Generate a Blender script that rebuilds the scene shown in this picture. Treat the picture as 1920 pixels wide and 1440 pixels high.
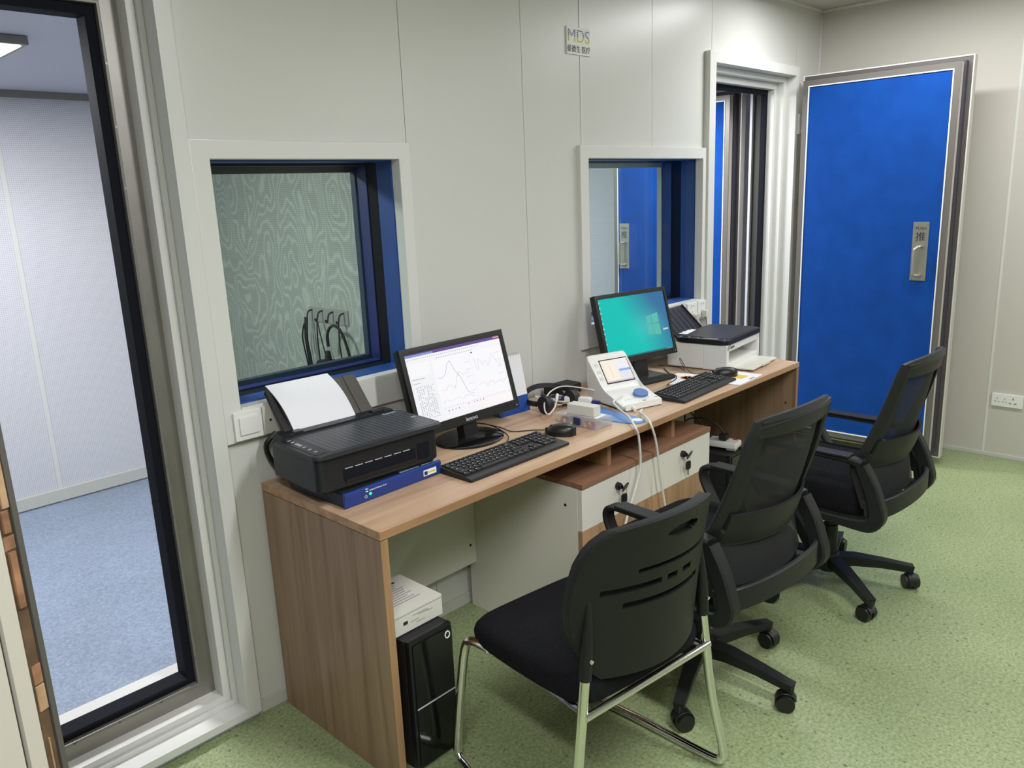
import bpy, bmesh, math, random
from mathutils import Vector, Matrix
random.seed(7)
for o in list(bpy.data.objects):
    bpy.data.objects.remove(o, do_unlink=True)
scn = bpy.context.scene
COL = scn.collection
PI = math.pi

# ------------------------------------------------------------------ camera
cam_d = bpy.data.cameras.new('camera'); cam = bpy.data.objects.new('camera', cam_d); COL.objects.link(cam)
cam_d.sensor_width = 36.0; cam_d.lens = 1488.7 / 1920 * 36; cam_d.clip_start = 0.05
R_ = Vector((0.68848342, -0.72412415, -0.04043258)); U_ = Vector((0.19658092, 0.13266179, 0.97147146)); F_ = Vector((0.69810209, 0.67679026, -0.23368443))
mw = Matrix((( R_.x, U_.x, -F_.x, -1.0855), (R_.y, U_.y, -F_.y, -2.1325), (R_.z, U_.z, -F_.z, 1.5616), (0, 0, 0, 1)))
cam.matrix_world = mw
scn.camera = cam

# ------------------------------------------------------------------ world, light, exposure
w = bpy.data.worlds.new('world'); scn.world = w; w.use_nodes = True
w.node_tree.nodes['Background'].inputs[0].default_value = (0.8, 0.85, 0.9, 1)
w.node_tree.nodes['Background'].inputs[1].default_value = 0.15
vs = scn.view_settings
vs.view_transform = 'Standard'; vs.look = 'None'; vs.gamma = 1.0; vs.use_curve_mapping = False
vs.exposure = 0.33

# name, x, y, half size x, half size y, watts
CEIL_Z = 2.53
LAMPS = [(0.42, -2.1, .09, .6, 32), (2.95, -0.92, .09, .6, 20), (2.95, -3.0, .09, .6, 22), (-1.35, -2.35, .09, .6, 40)]  # third entry is an added fill lamp, not a known fixture
LAMP_COL = (0.98, 0.985, 1.0)
BOOTH_LAMP_W = 33
BOOTH_COL = (0.985, 0.985, 1.0)

# ------------------------------------------------------------------ materials
def S(r, g, b):
    f = lambda c: (c/255/12.92) if c/255 <= .04045 else ((c/255+.055)/1.055)**2.4
    return (f(r), f(g), f(b))

MATS = {}
def mat(name, col, rough=.5, metal=0, spec=.5, bump=0, bscale=200, noise=0, nscale=8, alpha=1, coat=0):
    m = bpy.data.materials.new(name); m.use_nodes = True; MATS[name] = m
    nt = m.node_tree; b = nt.nodes['Principled BSDF']
    b.inputs['Base Color'].default_value = (*col, 1); b.inputs['Roughness'].default_value = rough
    b.inputs['Metallic'].default_value = metal; b.inputs['Specular IOR Level'].default_value = spec
    b.inputs['Alpha'].default_value = alpha
    if coat: b.inputs['Coat Weight'].default_value = coat
    tc = nt.nodes.new('ShaderNodeTexCoord')
    if noise:
        n = nt.nodes.new('ShaderNodeTexNoise'); n.inputs['Scale'].default_value = nscale; n.inputs['Detail'].default_value = 5
        nt.links.new(tc.outputs['Object'], n.inputs['Vector'])
        r = nt.nodes.new('ShaderNodeValToRGB')
        r.color_ramp.elements[0].position = .3; r.color_ramp.elements[1].position = .7
        r.color_ramp.elements[0].color = (*[c*(1-noise) for c in col], 1); r.color_ramp.elements[1].color = (*[min(1, c*(1+noise)) for c in col], 1)
        nt.links.new(n.outputs['Fac'], r.inputs['Fac']); nt.links.new(r.outputs['Color'], b.inputs['Base Color'])
    if bump:
        n2 = nt.nodes.new('ShaderNodeTexNoise'); n2.inputs['Scale'].default_value = bscale; n2.inputs['Detail'].default_value = 3
        nt.links.new(tc.outputs['Object'], n2.inputs['Vector'])
        bp = nt.nodes.new('ShaderNodeBump'); bp.inputs['Strength'].default_value = bump; bp.inputs['Distance'].default_value = .002
        nt.links.new(n2.outputs['Fac'], bp.inputs['Height']); nt.links.new(bp.outputs['Normal'], b.inputs['Normal'])
    return m

def emis(name, col, strength):
    m = bpy.data.materials.new(name); m.use_nodes = True; MATS[name] = m
    nt = m.node_tree; nt.nodes.remove(nt.nodes['Principled BSDF'])
    e = nt.nodes.new('ShaderNodeEmission'); e.inputs[0].default_value = (*col, 1); e.inputs[1].default_value = strength
    nt.links.new(e.outputs[0], nt.nodes['Material Output'].inputs[0]); return m

def wood(name, dark, light, axis, scale=1.0, rough=.42):
    m = bpy.data.materials.new(name); m.use_nodes = True; MATS[name] = m
    nt = m.node_tree; b = nt.nodes['Principled BSDF']; b.inputs['Roughness'].default_value = rough
    tc = nt.nodes.new('ShaderNodeTexCoord'); mp = nt.nodes.new('ShaderNodeMapping')
    s = [26*scale, 26*scale, 26*scale]; s[axis] = 1.3*scale
    mp.inputs['Scale'].default_value = s
    nt.links.new(tc.outputs['Object'], mp.inputs['Vector'])
    n = nt.nodes.new('ShaderNodeTexNoise'); n.inputs['Scale'].default_value = 1.0; n.inputs['Detail'].default_value = 6; n.inputs['Distortion'].default_value = .6
    nt.links.new(mp.outputs[0], n.inputs['Vector'])
    r = nt.nodes.new('ShaderNodeValToRGB'); e = r.color_ramp.elements
    e[0].position = .30; e[0].color = (*dark, 1); e[1].position = .68; e[1].color = (*light, 1)
    mid = r.color_ramp.elements.new(.5); mid.color = (*[(a*.4+c*.6) for a, c in zip(dark, light)], 1)
    nt.links.new(n.outputs['Fac'], r.inputs['Fac']); nt.links.new(r.outputs[0], b.inputs['Base Color'])
    return m

mat('wall', S(208, 208, 202), .34, spec=.5, bump=.05, bscale=60, noise=.012, nscale=3)
mat('wall_right', S(198, 194, 185), .5, bump=.04, bscale=60)
mat('trim', S(216, 216, 211), .32)
mat('joint', S(120, 120, 112), .7)
mat('joint_dark', S(70, 70, 66), .8)
mat('ceiling', S(196, 193, 185), .6)
mat('booth_ceiling', S(196, 198, 210), .6)
mat('wall_plain', S(158, 156, 148), .6)
mat('cab_white', S(226, 223, 210), .4)
mat('screw', S(25, 24, 22), .5)
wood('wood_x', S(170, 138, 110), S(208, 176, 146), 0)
wood('wood_z_shaded', S(122, 96, 72), S(156, 128, 102), 2)  # same laminate as the desktop, side panels' shade put into a darker colour
wood('wood_edge', S(150, 112, 78), S(188, 150, 112), 0)
wood('wood_edge_z', S(130, 98, 68), S(170, 134, 98), 2)
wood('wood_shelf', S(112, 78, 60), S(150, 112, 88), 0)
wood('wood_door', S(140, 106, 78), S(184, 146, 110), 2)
mat('black', (.008, .008, .009), .36)
mat('black_soft', (.011, .011, .012), .6, bump=.1, bscale=400)
mat('black_gloss', (.006, .006, .007), .12)
mat('chair_plastic', (.014, .015, .015), .46, spec=.32, bump=.12, bscale=500)
mat('chair_shell', (.012, .0135, .0125), .46, spec=.28, bump=.12, bscale=500)
mat('caster', (.008, .008, .008), .42)
mat('bezel', (.006, .006, .006), .3)
mat('key', (.010, .010, .011), .45)
mat('keybase', (.014, .014, .015), .42)
mat('printer_black', (.011, .012, .014), .40, bump=.05, bscale=700)
mat('printer_top', (.028, .030, .035), .42)
mat('sign_white', S(236, 236, 232), .5)
mat('white_plastic', S(230, 230, 226), .38)
mat('white_warm', S(212, 210, 200), .4)
mat('paper', S(232, 232, 236), .8)
mat('cardboard_white', S(214, 212, 202), .7)
mat('chrome', (.80, .80, .78), .10, 1)
mat('steel', (.34, .325, .30), .45, .9, noise=.10, nscale=6)
mat('alu', S(134, 131, 126), .42, .35)
mat('face_metal', S(112, 108, 102), .42, .3)
mat('alu_dark', S(96, 92, 88), .45, .3)
mat('plate', S(168, 166, 154), .34, .7)
mat('gasket', (.007, .008, .013), .75, spec=.15)
mat('purple_gasket', S(62, 58, 70), .5)
mat('blue_liner', S(26, 70, 146), .45, noise=.05)
mat('liner_haze', S(44, 56, 74), .6)  # haze and shade inside the left window, put into the colour
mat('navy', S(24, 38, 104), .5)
mat('unit_shaded', S(20, 26, 48), .5)  # near-black: shadow on the unit's sides is put into its colour
mat('device_blue', S(30, 58, 132), .4)
mat('knob_blue', S(84, 120, 178), .45)
mat('mat_blue', S(92, 138, 200), .5)
mat('ply', S(148, 108, 80), .75, noise=.35, nscale=30)
mat('ply_light', S(172, 140, 108), .75, noise=.2, nscale=30)
mat('ply_dark', S(92, 70, 50), .8, noise=.3, nscale=30)
mat('ink', S(40, 40, 44), .6)
mat('ink_grey', S(150, 148, 144), .6)
mat('silver_ink', S(196, 198, 202), .4)
mat('ink_white', S(238, 238, 240), .5)
mat('ink_blue', S(50, 66, 160), .5)
mat('ink_yellow', S(206, 196, 60), .5)
mat('orange', S(226, 140, 70), .6)
mat('yellow', S(232, 204, 70), .5)
mat('red', S(190, 50, 54), .5)
mat('green', S(70, 150, 90), .5)
mat('bluep', S(70, 110, 190), .5)
mat('pink', S(176, 70, 110), .5)
mat('beige_strip', S(196, 190, 180), .45)
mat('dark_red', (.03, .01, .008), .5)
mat('white_cable', S(226, 222, 212), .45)
mat('skirting', S(196, 196, 188), .45)
emis('led_green', (.06, .9, .28), 1.5)
emis('diffuser', LAMP_COL, 6)
emis('booth_diffuser', (.92, .96, 1.0), 7)

def m_floor(name, c0, c1, speck, sp_amt=.5, scale=1.0):
    m = bpy.data.materials.new(name); m.use_nodes = True; MATS[name] = m
    nt = m.node_tree; b = nt.nodes['Principled BSDF']; b.inputs['Roughness'].default_value = .42
    b.inputs['Specular IOR Level'].default_value = .45
    tc = nt.nodes.new('ShaderNodeTexCoord')
    def noise(sc, det, rough=.5):
        n = nt.nodes.new('ShaderNodeTexNoise'); n.inputs['Scale'].default_value = sc*scale; n.inputs['Detail'].default_value = det
        n.inputs['Roughness'].default_value = rough
        nt.links.new(tc.outputs['Object'], n.inputs['Vector']); return n
    def ramp(n, p0, p1, a, c):
        r = nt.nodes.new('ShaderNodeValToRGB'); e = r.color_ramp.elements
        e[0].position = p0; e[1].position = p1; e[0].color = (*a, 1); e[1].color = (*c, 1)
        nt.links.new(n.outputs['Fac'], r.inputs['Fac']); return r
    def mix(kind, fac, a, c):
        x = nt.nodes.new('ShaderNodeMix'); x.data_type = 'RGBA'; x.blend_type = kind
        if isinstance(fac, float): x.inputs[0].default_value = fac
        else: nt.links.new(fac, x.inputs[0])
        nt.links.new(a, x.inputs[6])
        if isinstance(c, tuple): x.inputs[7].default_value = (*c, 1)
        else: nt.links.new(c, x.inputs[7])
        return x.outputs[2]
    base = ramp(noise(95, 4, .6), .36, .64, c0, c1)
    big = ramp(noise(2.2, 4), .3, .7, (.86, .88, .86), (1.06, 1.05, 1.06))
    c = mix('MULTIPLY', 1.0, base.outputs[0], big.outputs[0])
    sp = ramp(noise(150, 2, .5), .58, .66, (0, 0, 0), (sp_amt,)*3)
    c = mix('MIX', sp.outputs[0], c, speck)
    sp2 = ramp(noise(60, 1, .3), .70, .735, (0, 0, 0), (sp_amt*1.3,)*3)
    c = mix('MIX', sp2.outputs[0], c, tuple(v*.6 for v in speck))
    nt.links.new(c, b.inputs['Base Color']); return m
m_floor('floor_green', S(128, 142, 98), S(160, 172, 130), S(74, 90, 54), .46)
m_floor('floor_blue', S(122, 136, 158), S(148, 161, 181), S(186, 196, 210), .35)

def m_blue_felt():
    m = mat('felt', S(16, 66, 142), .9, spec=.12, noise=.10, nscale=9, bump=.3, bscale=350)
    b = m.node_tree.nodes['Principled BSDF']; b.inputs['Sheen Weight'].default_value = .02
m_blue_felt()

def m_perf(name, col, hole, pitch, moire=0.0):
    """white perforated sheet: rows of small holes"""
    m = bpy.data.materials.new(name); m.use_nodes = True; MATS[name] = m
    nt = m.node_tree; b = nt.nodes['Principled BSDF']; b.inputs['Roughness'].default_value = .55
    tc = nt.nodes.new('ShaderNodeTexCoord'); sep = nt.nodes.new('ShaderNodeSeparateXYZ'); nt.links.new(tc.outputs['Object'], sep.inputs[0])
    def M(op, a, bb=None):
        n = nt.nodes.new('ShaderNodeMath'); n.operation = op
        for i, v in enumerate((a, bb)):
            if v is None: continue
            if isinstance(v, (int, float)): n.inputs[i].default_value = v
            else: nt.links.new(v, n.inputs[i])
        return n.outputs[0]
    h = M('ADD', sep.outputs[0], sep.outputs[1])
    def cell(v): return M('ABSOLUTE', M('SUBTRACT', M('FRACT', M('MULTIPLY', v, 1/pitch)), .5))
    d = M('ADD', M('POWER', cell(h), 2), M('POWER', cell(sep.outputs[2]), 2))
    hole_m = M('LESS_THAN', d, .045)
    x = nt.nodes.new('ShaderNodeMix'); x.data_type = 'RGBA'
    nt.links.new(hole_m, x.inputs[0]); x.inputs[6].default_value = (*col, 1); x.inputs[7].default_value = (*hole, 1)
    out = x.outputs[2]
    if moire:
        n = nt.nodes.new('ShaderNodeTexNoise'); n.inputs['Scale'].default_value = 2.0; n.inputs['Detail'].default_value = 2.5
        mp = nt.nodes.new('ShaderNodeMapping'); mp.inputs['Scale'].default_value = (1, 1.6, .8)
        nt.links.new(tc.outputs['Object'], mp.inputs[0]); nt.links.new(mp.outputs[0], n.inputs['Vector'])
        wv = M('SINE', M('MULTIPLY', n.outputs['Fac'], 150.0))
        fac = M('MULTIPLY', M('POWER', M('MULTIPLY', M('ADD', wv, 1.0), .5), 3.0), moire)
        x2 = nt.nodes.new('ShaderNodeMix'); x2.data_type = 'RGBA'
        nt.links.new(fac, x2.inputs[0]); nt.links.new(out, x2.inputs[6]); x2.inputs[7].default_value = (.95, 1, .97, 1)
        out = x2.outputs[2]
    nt.links.new(out, b.inputs['Base Color']); return m
m_perf('perf', S(212, 212, 217), S(158, 160, 168), .009)
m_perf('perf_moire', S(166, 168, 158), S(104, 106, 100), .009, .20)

def m_glass(name, tint, ior=1.45, mirror=0.0):
    m = bpy.data.materials.new(name); m.use_nodes = True; MATS[name] = m
    nt = m.node_tree; nt.nodes.remove(nt.nodes['Principled BSDF'])
    t = nt.nodes.new('ShaderNodeBsdfTransparent'); t.inputs[0].default_value = (*tint, 1)
    g = nt.nodes.new('ShaderNodeBsdfGlossy'); g.inputs['Roughness'].default_value = .01
    f = nt.nodes.new('ShaderNodeFresnel'); f.inputs[0].default_value = ior
    geo = nt.nodes.new('ShaderNodeNewGeometry')      # only the outer skin of a pane reflects
    inv = nt.nodes.new('ShaderNodeMath'); inv.operation = 'SUBTRACT'; inv.inputs[0].default_value = 1.0; nt.links.new(geo.outputs['Backfacing'], inv.inputs[1])
    ad = nt.nodes.new('ShaderNodeMath'); ad.operation = 'MAXIMUM'; ad.inputs[1].default_value = mirror; nt.links.new(f.outputs[0], ad.inputs[0])
    mu = nt.nodes.new('ShaderNodeMath'); mu.operation = 'MULTIPLY'; nt.links.new(ad.outputs[0], mu.inputs[0]); nt.links.new(inv.outputs[0], mu.inputs[1])
    mx = nt.nodes.new('ShaderNodeMixShader')
    nt.links.new(mu.outputs[0], mx.inputs[0]); nt.links.new(t.outputs[0], mx.inputs[1]); nt.links.new(g.outputs[0], mx.inputs[2])
    nt.links.new(mx.outputs[0], nt.nodes['Material Output'].inputs[0]); return m
m_glass('glass', (.90, .94, .92), 1.25)
m_glass('glass_inner', (.86, .90, .87), 1.40, .06)
m_glass('glass_mirror', (.88, .91, .90), 1.38, .08)
m_glass('clear_box', (.95, .95, .96))
_nt = MATS['clear_box'].node_tree; _o = _nt.nodes['Material Output']; _src = _o.inputs[0].links[0].from_socket
_d = _nt.nodes.new('ShaderNodeBsdfDiffuse'); _d.inputs[0].default_value = (.85, .85, .88, 1); _mx = _nt.nodes.new('ShaderNodeMixShader'); _mx.inputs[0].default_value = .16
_nt.links.new(_src, _mx.inputs[1]); _nt.links.new(_d.outputs[0], _mx.inputs[2]); _nt.links.new(_mx.outputs[0], _o.inputs[0])

def m_mesh(name, col, thr):
    """chair mesh cloth: an open weave of fine threads"""
    m = bpy.data.materials.new(name); m.use_nodes = True; MATS[name] = m
    nt = m.node_tree; b = nt.nodes['Principled BSDF']; b.inputs['Base Color'].default_value = (*col, 1); b.inputs['Roughness'].default_value = .8
    tr = nt.nodes.new('ShaderNodeBsdfTransparent'); mx = nt.nodes.new('ShaderNodeMixShader')
    mx.inputs[0].default_value = thr
    nt.links.new(b.outputs[0], mx.inputs[1]); nt.links.new(tr.outputs[0], mx.inputs[2])
    nt.links.new(mx.outputs[0], nt.nodes['Material Output'].inputs[0]); return m
m_mesh('mesh_cloth', (.009, .010, .011), .10)

def m_ribbed(name, col, period, axis):
    m = bpy.data.materials.new(name); m.use_nodes = True; MATS[name] = m
    nt = m.node_tree; b = nt.nodes['Principled BSDF']; b.inputs['Base Color'].default_value = (*col, 1); b.inputs['Roughness'].default_value = .85
    b.inputs['Specular IOR Level'].default_value = .12
    tc = nt.nodes.new('ShaderNodeTexCoord'); sep = nt.nodes.new('ShaderNodeSeparateXYZ'); nt.links.new(tc.outputs['Object'], sep.inputs[0])
    a = nt.nodes.new('ShaderNodeMath'); a.operation = 'MULTIPLY'; a.inputs[1].default_value = 2*PI/period; nt.links.new(sep.outputs[axis], a.inputs[0])
    s = nt.nodes.new('ShaderNodeMath'); s.operation = 'SINE'; nt.links.new(a.outputs[0], s.inputs[0])
    bp = nt.nodes.new('ShaderNodeBump'); bp.inputs['Strength'].default_value = .6; bp.inputs['Distance'].default_value = .0015
    nt.links.new(s.outputs[0], bp.inputs['Height']); nt.links.new(bp.outputs[0], b.inputs['Normal'])
    return m
m_ribbed('seat_fabric', (.0085, .0085, .0105), .0065, 1)

def m_grid_top(name, col, line, pitch):
    m = bpy.data.materials.new(name); m.use_nodes = True; MATS[name] = m
    nt = m.node_tree; b = nt.nodes['Principled BSDF']; b.inputs['Roughness'].default_value = .38
    tc = nt.nodes.new('ShaderNodeTexCoord'); br = nt.nodes.new('ShaderNodeTexBrick')
    br.offset = 0; br.inputs['Scale'].default_value = 1.0; br.inputs['Brick Width'].default_value = pitch; br.inputs['Row Height'].default_value = pitch
    br.inputs['Mortar Size'].default_value = pitch*.055; br.inputs['Color1'].default_value = (*col, 1); br.inputs['Color2'].default_value = (*[c*1.12 for c in col], 1)
    br.inputs['Mortar'].default_value = (*line, 1)
    nt.links.new(tc.outputs['Object'], br.inputs['Vector']); nt.links.new(br.outputs[0], b.inputs['Base Color']); return m
m_grid_top('printer_grid', (.024, .026, .031), (.16, .165, .18), .0165)

def m_attr_emis(name, strength):
    m = bpy.data.materials.new(name); m.use_nodes = True; MATS[name] = m
    nt = m.node_tree; b = nt.nodes['Principled BSDF']; b.inputs['Base Color'].default_value = (.005, .005, .005, 1); b.inputs['Roughness'].default_value = .5; b.inputs['Specular IOR Level'].default_value = .15
    a = nt.nodes.new('ShaderNodeAttribute'); a.attribute_name = 'Col'
    nt.links.new(a.outputs['Color'], b.inputs['Emission Color']); b.inputs['Emission Strength'].default_value = strength
    return m
m_attr_emis('screen', .78)

# ------------------------------------------------------------------ geometry helpers
class B:
    def __init__(s): s.bm = bmesh.new()
    def _tx(s, vs, M):
        if M is not None:
            for v in vs: v.co = M @ v.co
    def box(s, x0, x1, y0, y1, z0, z1, bev=0, seg=2, M=None, vert_only=False):
        r = bmesh.ops.create_cube(s.bm, size=1); vs = r['verts']
        for v in vs:
            v.co = Vector(((x0+x1)/2+v.co.x*(x1-x0), (y0+y1)/2+v.co.y*(y1-y0), (z0+z1)/2+v.co.z*(z1-z0)))
        if bev:
            es = list({e for v in vs for e in v.link_edges})
            if vert_only: es = [e for e in es if abs(e.verts[0].co.z-e.verts[1].co.z) > 1e-6]
            q = bmesh.ops.bevel(s.bm, geom=es, offset=bev, segments=seg, affect='EDGES', profile=.5)
            vs = list({v for f in q['faces'] for v in f.verts} | {v for v in vs if v.is_valid})
        s._tx(vs, M); return s
    def prism(s, pts, h0, h1, axis='z', M=None, bev=0):
        n = len(pts)
        def P(p, h):
            return Vector((p[0], p[1], h)) if axis == 'z' else (Vector((p[0], h, p[1])) if axis == 'y' else Vector((h, p[0], p[1])))
        a = [s.bm.verts.new(P(p, h0)) for p in pts]; b = [s.bm.verts.new(P(p, h1)) for p in pts]
        fs = [s.bm.faces.new(a), s.bm.faces.new(b)]
        for i in range(n): fs.append(s.bm.faces.new((a[i], a[(i+1) % n], b[(i+1) % n], b[i])))
        vs = a+b
        if bev:
            es = list({e for f in fs[:2] for e in f.edges})
            q = bmesh.ops.bevel(s.bm, geom=es, offset=bev, segments=2, affect='EDGES', profile=.5)
            vs = list({v for f in q['faces'] for v in f.verts} | {v for v in vs if v.is_valid})
        s._tx(vs, M); return s
    def cyl(s, p0, p1, r0, r1=None, seg=18, cap=True):
        p0, p1 = Vector(p0), Vector(p1); r1 = r0 if r1 is None else r1
        d = (p1-p0); L = d.length
        r = bmesh.ops.create_cone(s.bm, cap_ends=cap, segments=seg, radius1=r0, radius2=r1, depth=L)
        M = Matrix.Translation((p0+p1)/2) @ d.to_track_quat('Z', 'Y').to_matrix().to_4x4()
        for v in r['verts']: v.co = M @ v.co
        return s
    def sphere(s, c, r, seg=14, sc=(1, 1, 1)):
        q = bmesh.ops.create_uvsphere(s.bm, u_segments=seg, v_segments=max(6, seg//2+1), radius=r)
        for v in q['verts']: v.co = Vector((c[0]+v.co.x*sc[0], c[1]+v.co.y*sc[1], c[2]+v.co.z*sc[2]))
        return s
    def lathe(s, prof, seg=28, c=(0, 0, 0)):
        rings = []
        for r, z in prof:
            rings.append([s.bm.verts.new((c[0]+r*math.cos(2*PI*i/seg), c[1]+r*math.sin(2*PI*i/seg), c[2]+z)) for i in range(seg)] if r > 1e-6 else [s.bm.verts.new((c[0], c[1], c[2]+z))])
        for a, b in zip(rings, rings[1:]):
            for i in range(seg):
                j = (i+1) % seg
                f = [a[i % len(a)], a[j % len(a)], b[j % len(b)], b[i % len(b)]]
                f = list(dict.fromkeys(f))
                if len(f) >= 3: s.bm.faces.new(f)
        if len(rings[0]) > 1: s.bm.faces.new(rings[0][::-1])
        if len(rings[-1]) > 1: s.bm.faces.new(rings[-1])
        return s
    def sweep(s, path, section, side=None, closed=False, cap=True, scales=None):
        """section: 2-D points (a along side, b along normal)"""
        P = [Vector(p) for p in path]; n = len(P); rings = []; up = None
        for i in range(n):
            if closed: t = (P[(i+1) % n]-P[i-1])
            else: t = (P[min(i+1, n-1)]-P[max(i-1, 0)])
            t.normalize()
            if side is not None:
                sd = Vector(side); sd = (sd-t*sd.dot(t)).normalized()
            else:
                if up is None:
                    up = Vector((0, 0, 1)) if abs(t.z) < .9 else Vector((1, 0, 0))
                up = (up-t*up.dot(t)).normalized(); sd = t.cross(up)
            nm = sd.cross(t).normalized()
            k = scales[i] if scales else 1
            rings.append([s.bm.verts.new(P[i]+sd*a*k+nm*b*k) for a, b in section])
        m = len(section); cnt = n if closed else n-1
        for i in range(cnt):
            a, b = rings[i], rings[(i+1) % n]
            for j in range(m): s.bm.faces.new((a[j], a[(j+1) % m], b[(j+1) % m], b[j]))
        if cap and not closed:
            s.bm.faces.new(rings[0][::-1]); s.bm.faces.new(rings[-1])
        return s
    def tube(s, path, r, seg=8, closed=False, smooth=0, scales=None):
        if smooth: path = catmull(path, smooth, closed)
        return s.sweep(path, [(r*math.cos(2*PI*i/seg), r*math.sin(2*PI*i/seg)) for i in range(seg)], closed=closed, scales=scales)
    def layers(s, outline, levels):
        """cushion: the same closed outline stacked at (z, inset) levels, capped top and bottom"""
        n = len(outline); C = Vector((sum(p[0] for p in outline)/n, sum(p[1] for p in outline)/n)); rings = []
        for z, ins in levels:
            r = []
            for p in outline:
                d = Vector((p[0], p[1]))-C; L = d.length; q = C+d*((L-ins)/L)
                r.append(s.bm.verts.new((q.x, q.y, z)))
            rings.append(r)
        for a, b in zip(rings, rings[1:]):
            for i in range(n): s.bm.faces.new((a[i], a[(i+1) % n], b[(i+1) % n], b[i]))
        for r, z in ((rings[0], levels[0][0]), (rings[-1], levels[-1][0])):
            c = s.bm.verts.new((C.x, C.y, z))
            for i in range(n): s.bm.faces.new((r[i], r[(i+1) % n], c))
        return s
    def ribbon(s, path, width, thick, side, smooth=0, bev=.0, tvar=None):
        if tvar:
            P = [Vector(p) for p in path]
            T = [v.x for v in catmull([(q, 0, 0) for q in tvar], smooth or 1)]
            path = catmull(path, smooth) if smooth else P
            n = len(path); sd = Vector(side).normalized(); rings = []; w_ = width/2
            for i in range(n):
                t = (path[min(i+1, n-1)]-path[max(i-1, 0)]).normalized(); nm = sd.cross(t).normalized(); h = T[i]/2; c = min(bev, h*.8)
                rings.append([s.bm.verts.new(path[i]+sd*a+nm*b) for a, b in ((-w_+c, -h), (w_-c, -h), (w_, -h+c), (w_, h-c), (w_-c, h), (-w_+c, h), (-w_, h-c), (-w_, -h+c))])
            for a, b in zip(rings, rings[1:]):
                for j in range(8): s.bm.faces.new((a[j], a[(j+1) % 8], b[(j+1) % 8], b[j]))
            s.bm.faces.new(rings[0][::-1]); s.bm.faces.new(rings[-1]); return s
        if smooth: path = catmull(path, smooth)
        w_, t_ = width/2, thick/2; c = min(bev or t_*.5, w_*.5, t_*.9)
        sec = [(-w_+c, -t_), (w_-c, -t_), (w_, -t_+c), (w_, t_-c), (w_-c, t_), (-w_+c, t_), (-w_, t_-c), (-w_, -t_+c)]
        return s.sweep(path, sec, side=side)
    def surf(s, f, nu, nv, thick=None, hole=None, u0=-1, u1=1, v0=0, v1=1):
        """f(u,v)->point; thick(u,v)-> offset vector for the second skin"""
        A = [[Vector(f(u0+(u1-u0)*i/nu, v0+(v1-v0)*j/nv)) for i in range(nu+1)] for j in range(nv+1)]
        va = [[s.bm.verts.new(p) for p in row] for row in A]
        keep = [[not (hole and hole(u0+(u1-u0)*(i+.5)/nu, v0+(v1-v0)*(j+.5)/nv)) for i in range(nu)] for j in range(nv)]
        if thick is None:
            for j in range(nv):
                for i in range(nu):
                    if keep[j][i]: s.bm.faces.new((va[j][i], va[j][i+1], va[j+1][i+1], va[j+1][i]))
            return s
        vb = [[s.bm.verts.new(A[j][i]+Vector(thick)) for i in range(nu+1)] for j in range(nv+1)]
        for j in range(nv):
            for i in range(nu):
                if not keep[j][i]: continue
                s.bm.faces.new((va[j][i], va[j][i+1], va[j+1][i+1], va[j+1][i]))
                s.bm.faces.new((vb[j][i], vb[j+1][i], vb[j+1][i+1], vb[j][i+1]))
                for dj, di, e in ((-1, 0, ((j, i), (j, i+1))), (1, 0, ((j+1, i+1), (j+1, i))), (0, -1, ((j+1, i), (j, i))), (0, 1, ((j, i+1), (j+1, i+1)))):
                    jj, ii = j+dj, i+di
                    if not (0 <= jj < nv and 0 <= ii < nu) or not keep[jj][ii]:
                        (a, b), (c, d) = e
                        s.bm.faces.new((va[c][d], va[a][b], vb[a][b], vb[c][d]))
        loose = [v for v in s.bm.verts if not v.link_faces]
        bmesh.ops.delete(s.bm, geom=loose, context='VERTS')
        return s
    def mesh(s, name, angle=35):
        bmesh.ops.recalc_face_normals(s.bm, faces=s.bm.faces[:])
        me = bpy.data.meshes.new(name); s.bm.to_mesh(me); s.bm.free()
        me.polygons.foreach_set('use_smooth', [True]*len(me.polygons))
        me.set_sharp_from_angle(angle=math.radians(angle)); return me

def catmull(pts, n, closed=False):
    P = [Vector(p) for p in pts]; out = []; N = len(P)
    rng = range(N) if closed else range(N-1)
    for i in rng:
        if closed: a, b, c, d = P[i-1], P[i], P[(i+1) % N], P[(i+2) % N]
        else: a, b, c, d = P[max(i-1, 0)], P[i], P[i+1], P[min(i+2, N-1)]
        for k in range(n):
            t = k/n
            out.append(.5*((2*b)+(c-a)*t+(2*a-5*b+4*c-d)*t*t+(3*b-a-3*c+d)*t**3))
    if not closed: out.append(P[-1])
    return out

def rrect(x0, x1, y0, y1, r, n=5):
    pts = []
    for cx, cy, a0 in ((x1-r, y0+r, -PI/2), (x1-r, y1-r, 0), (x0+r, y1-r, PI/2), (x0+r, y0+r, PI)):
        for k in range(n+1):
            a = a0+PI/2*k/n; pts.append((cx+r*math.cos(a), cy+r*math.sin(a)))
    return pts

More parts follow.
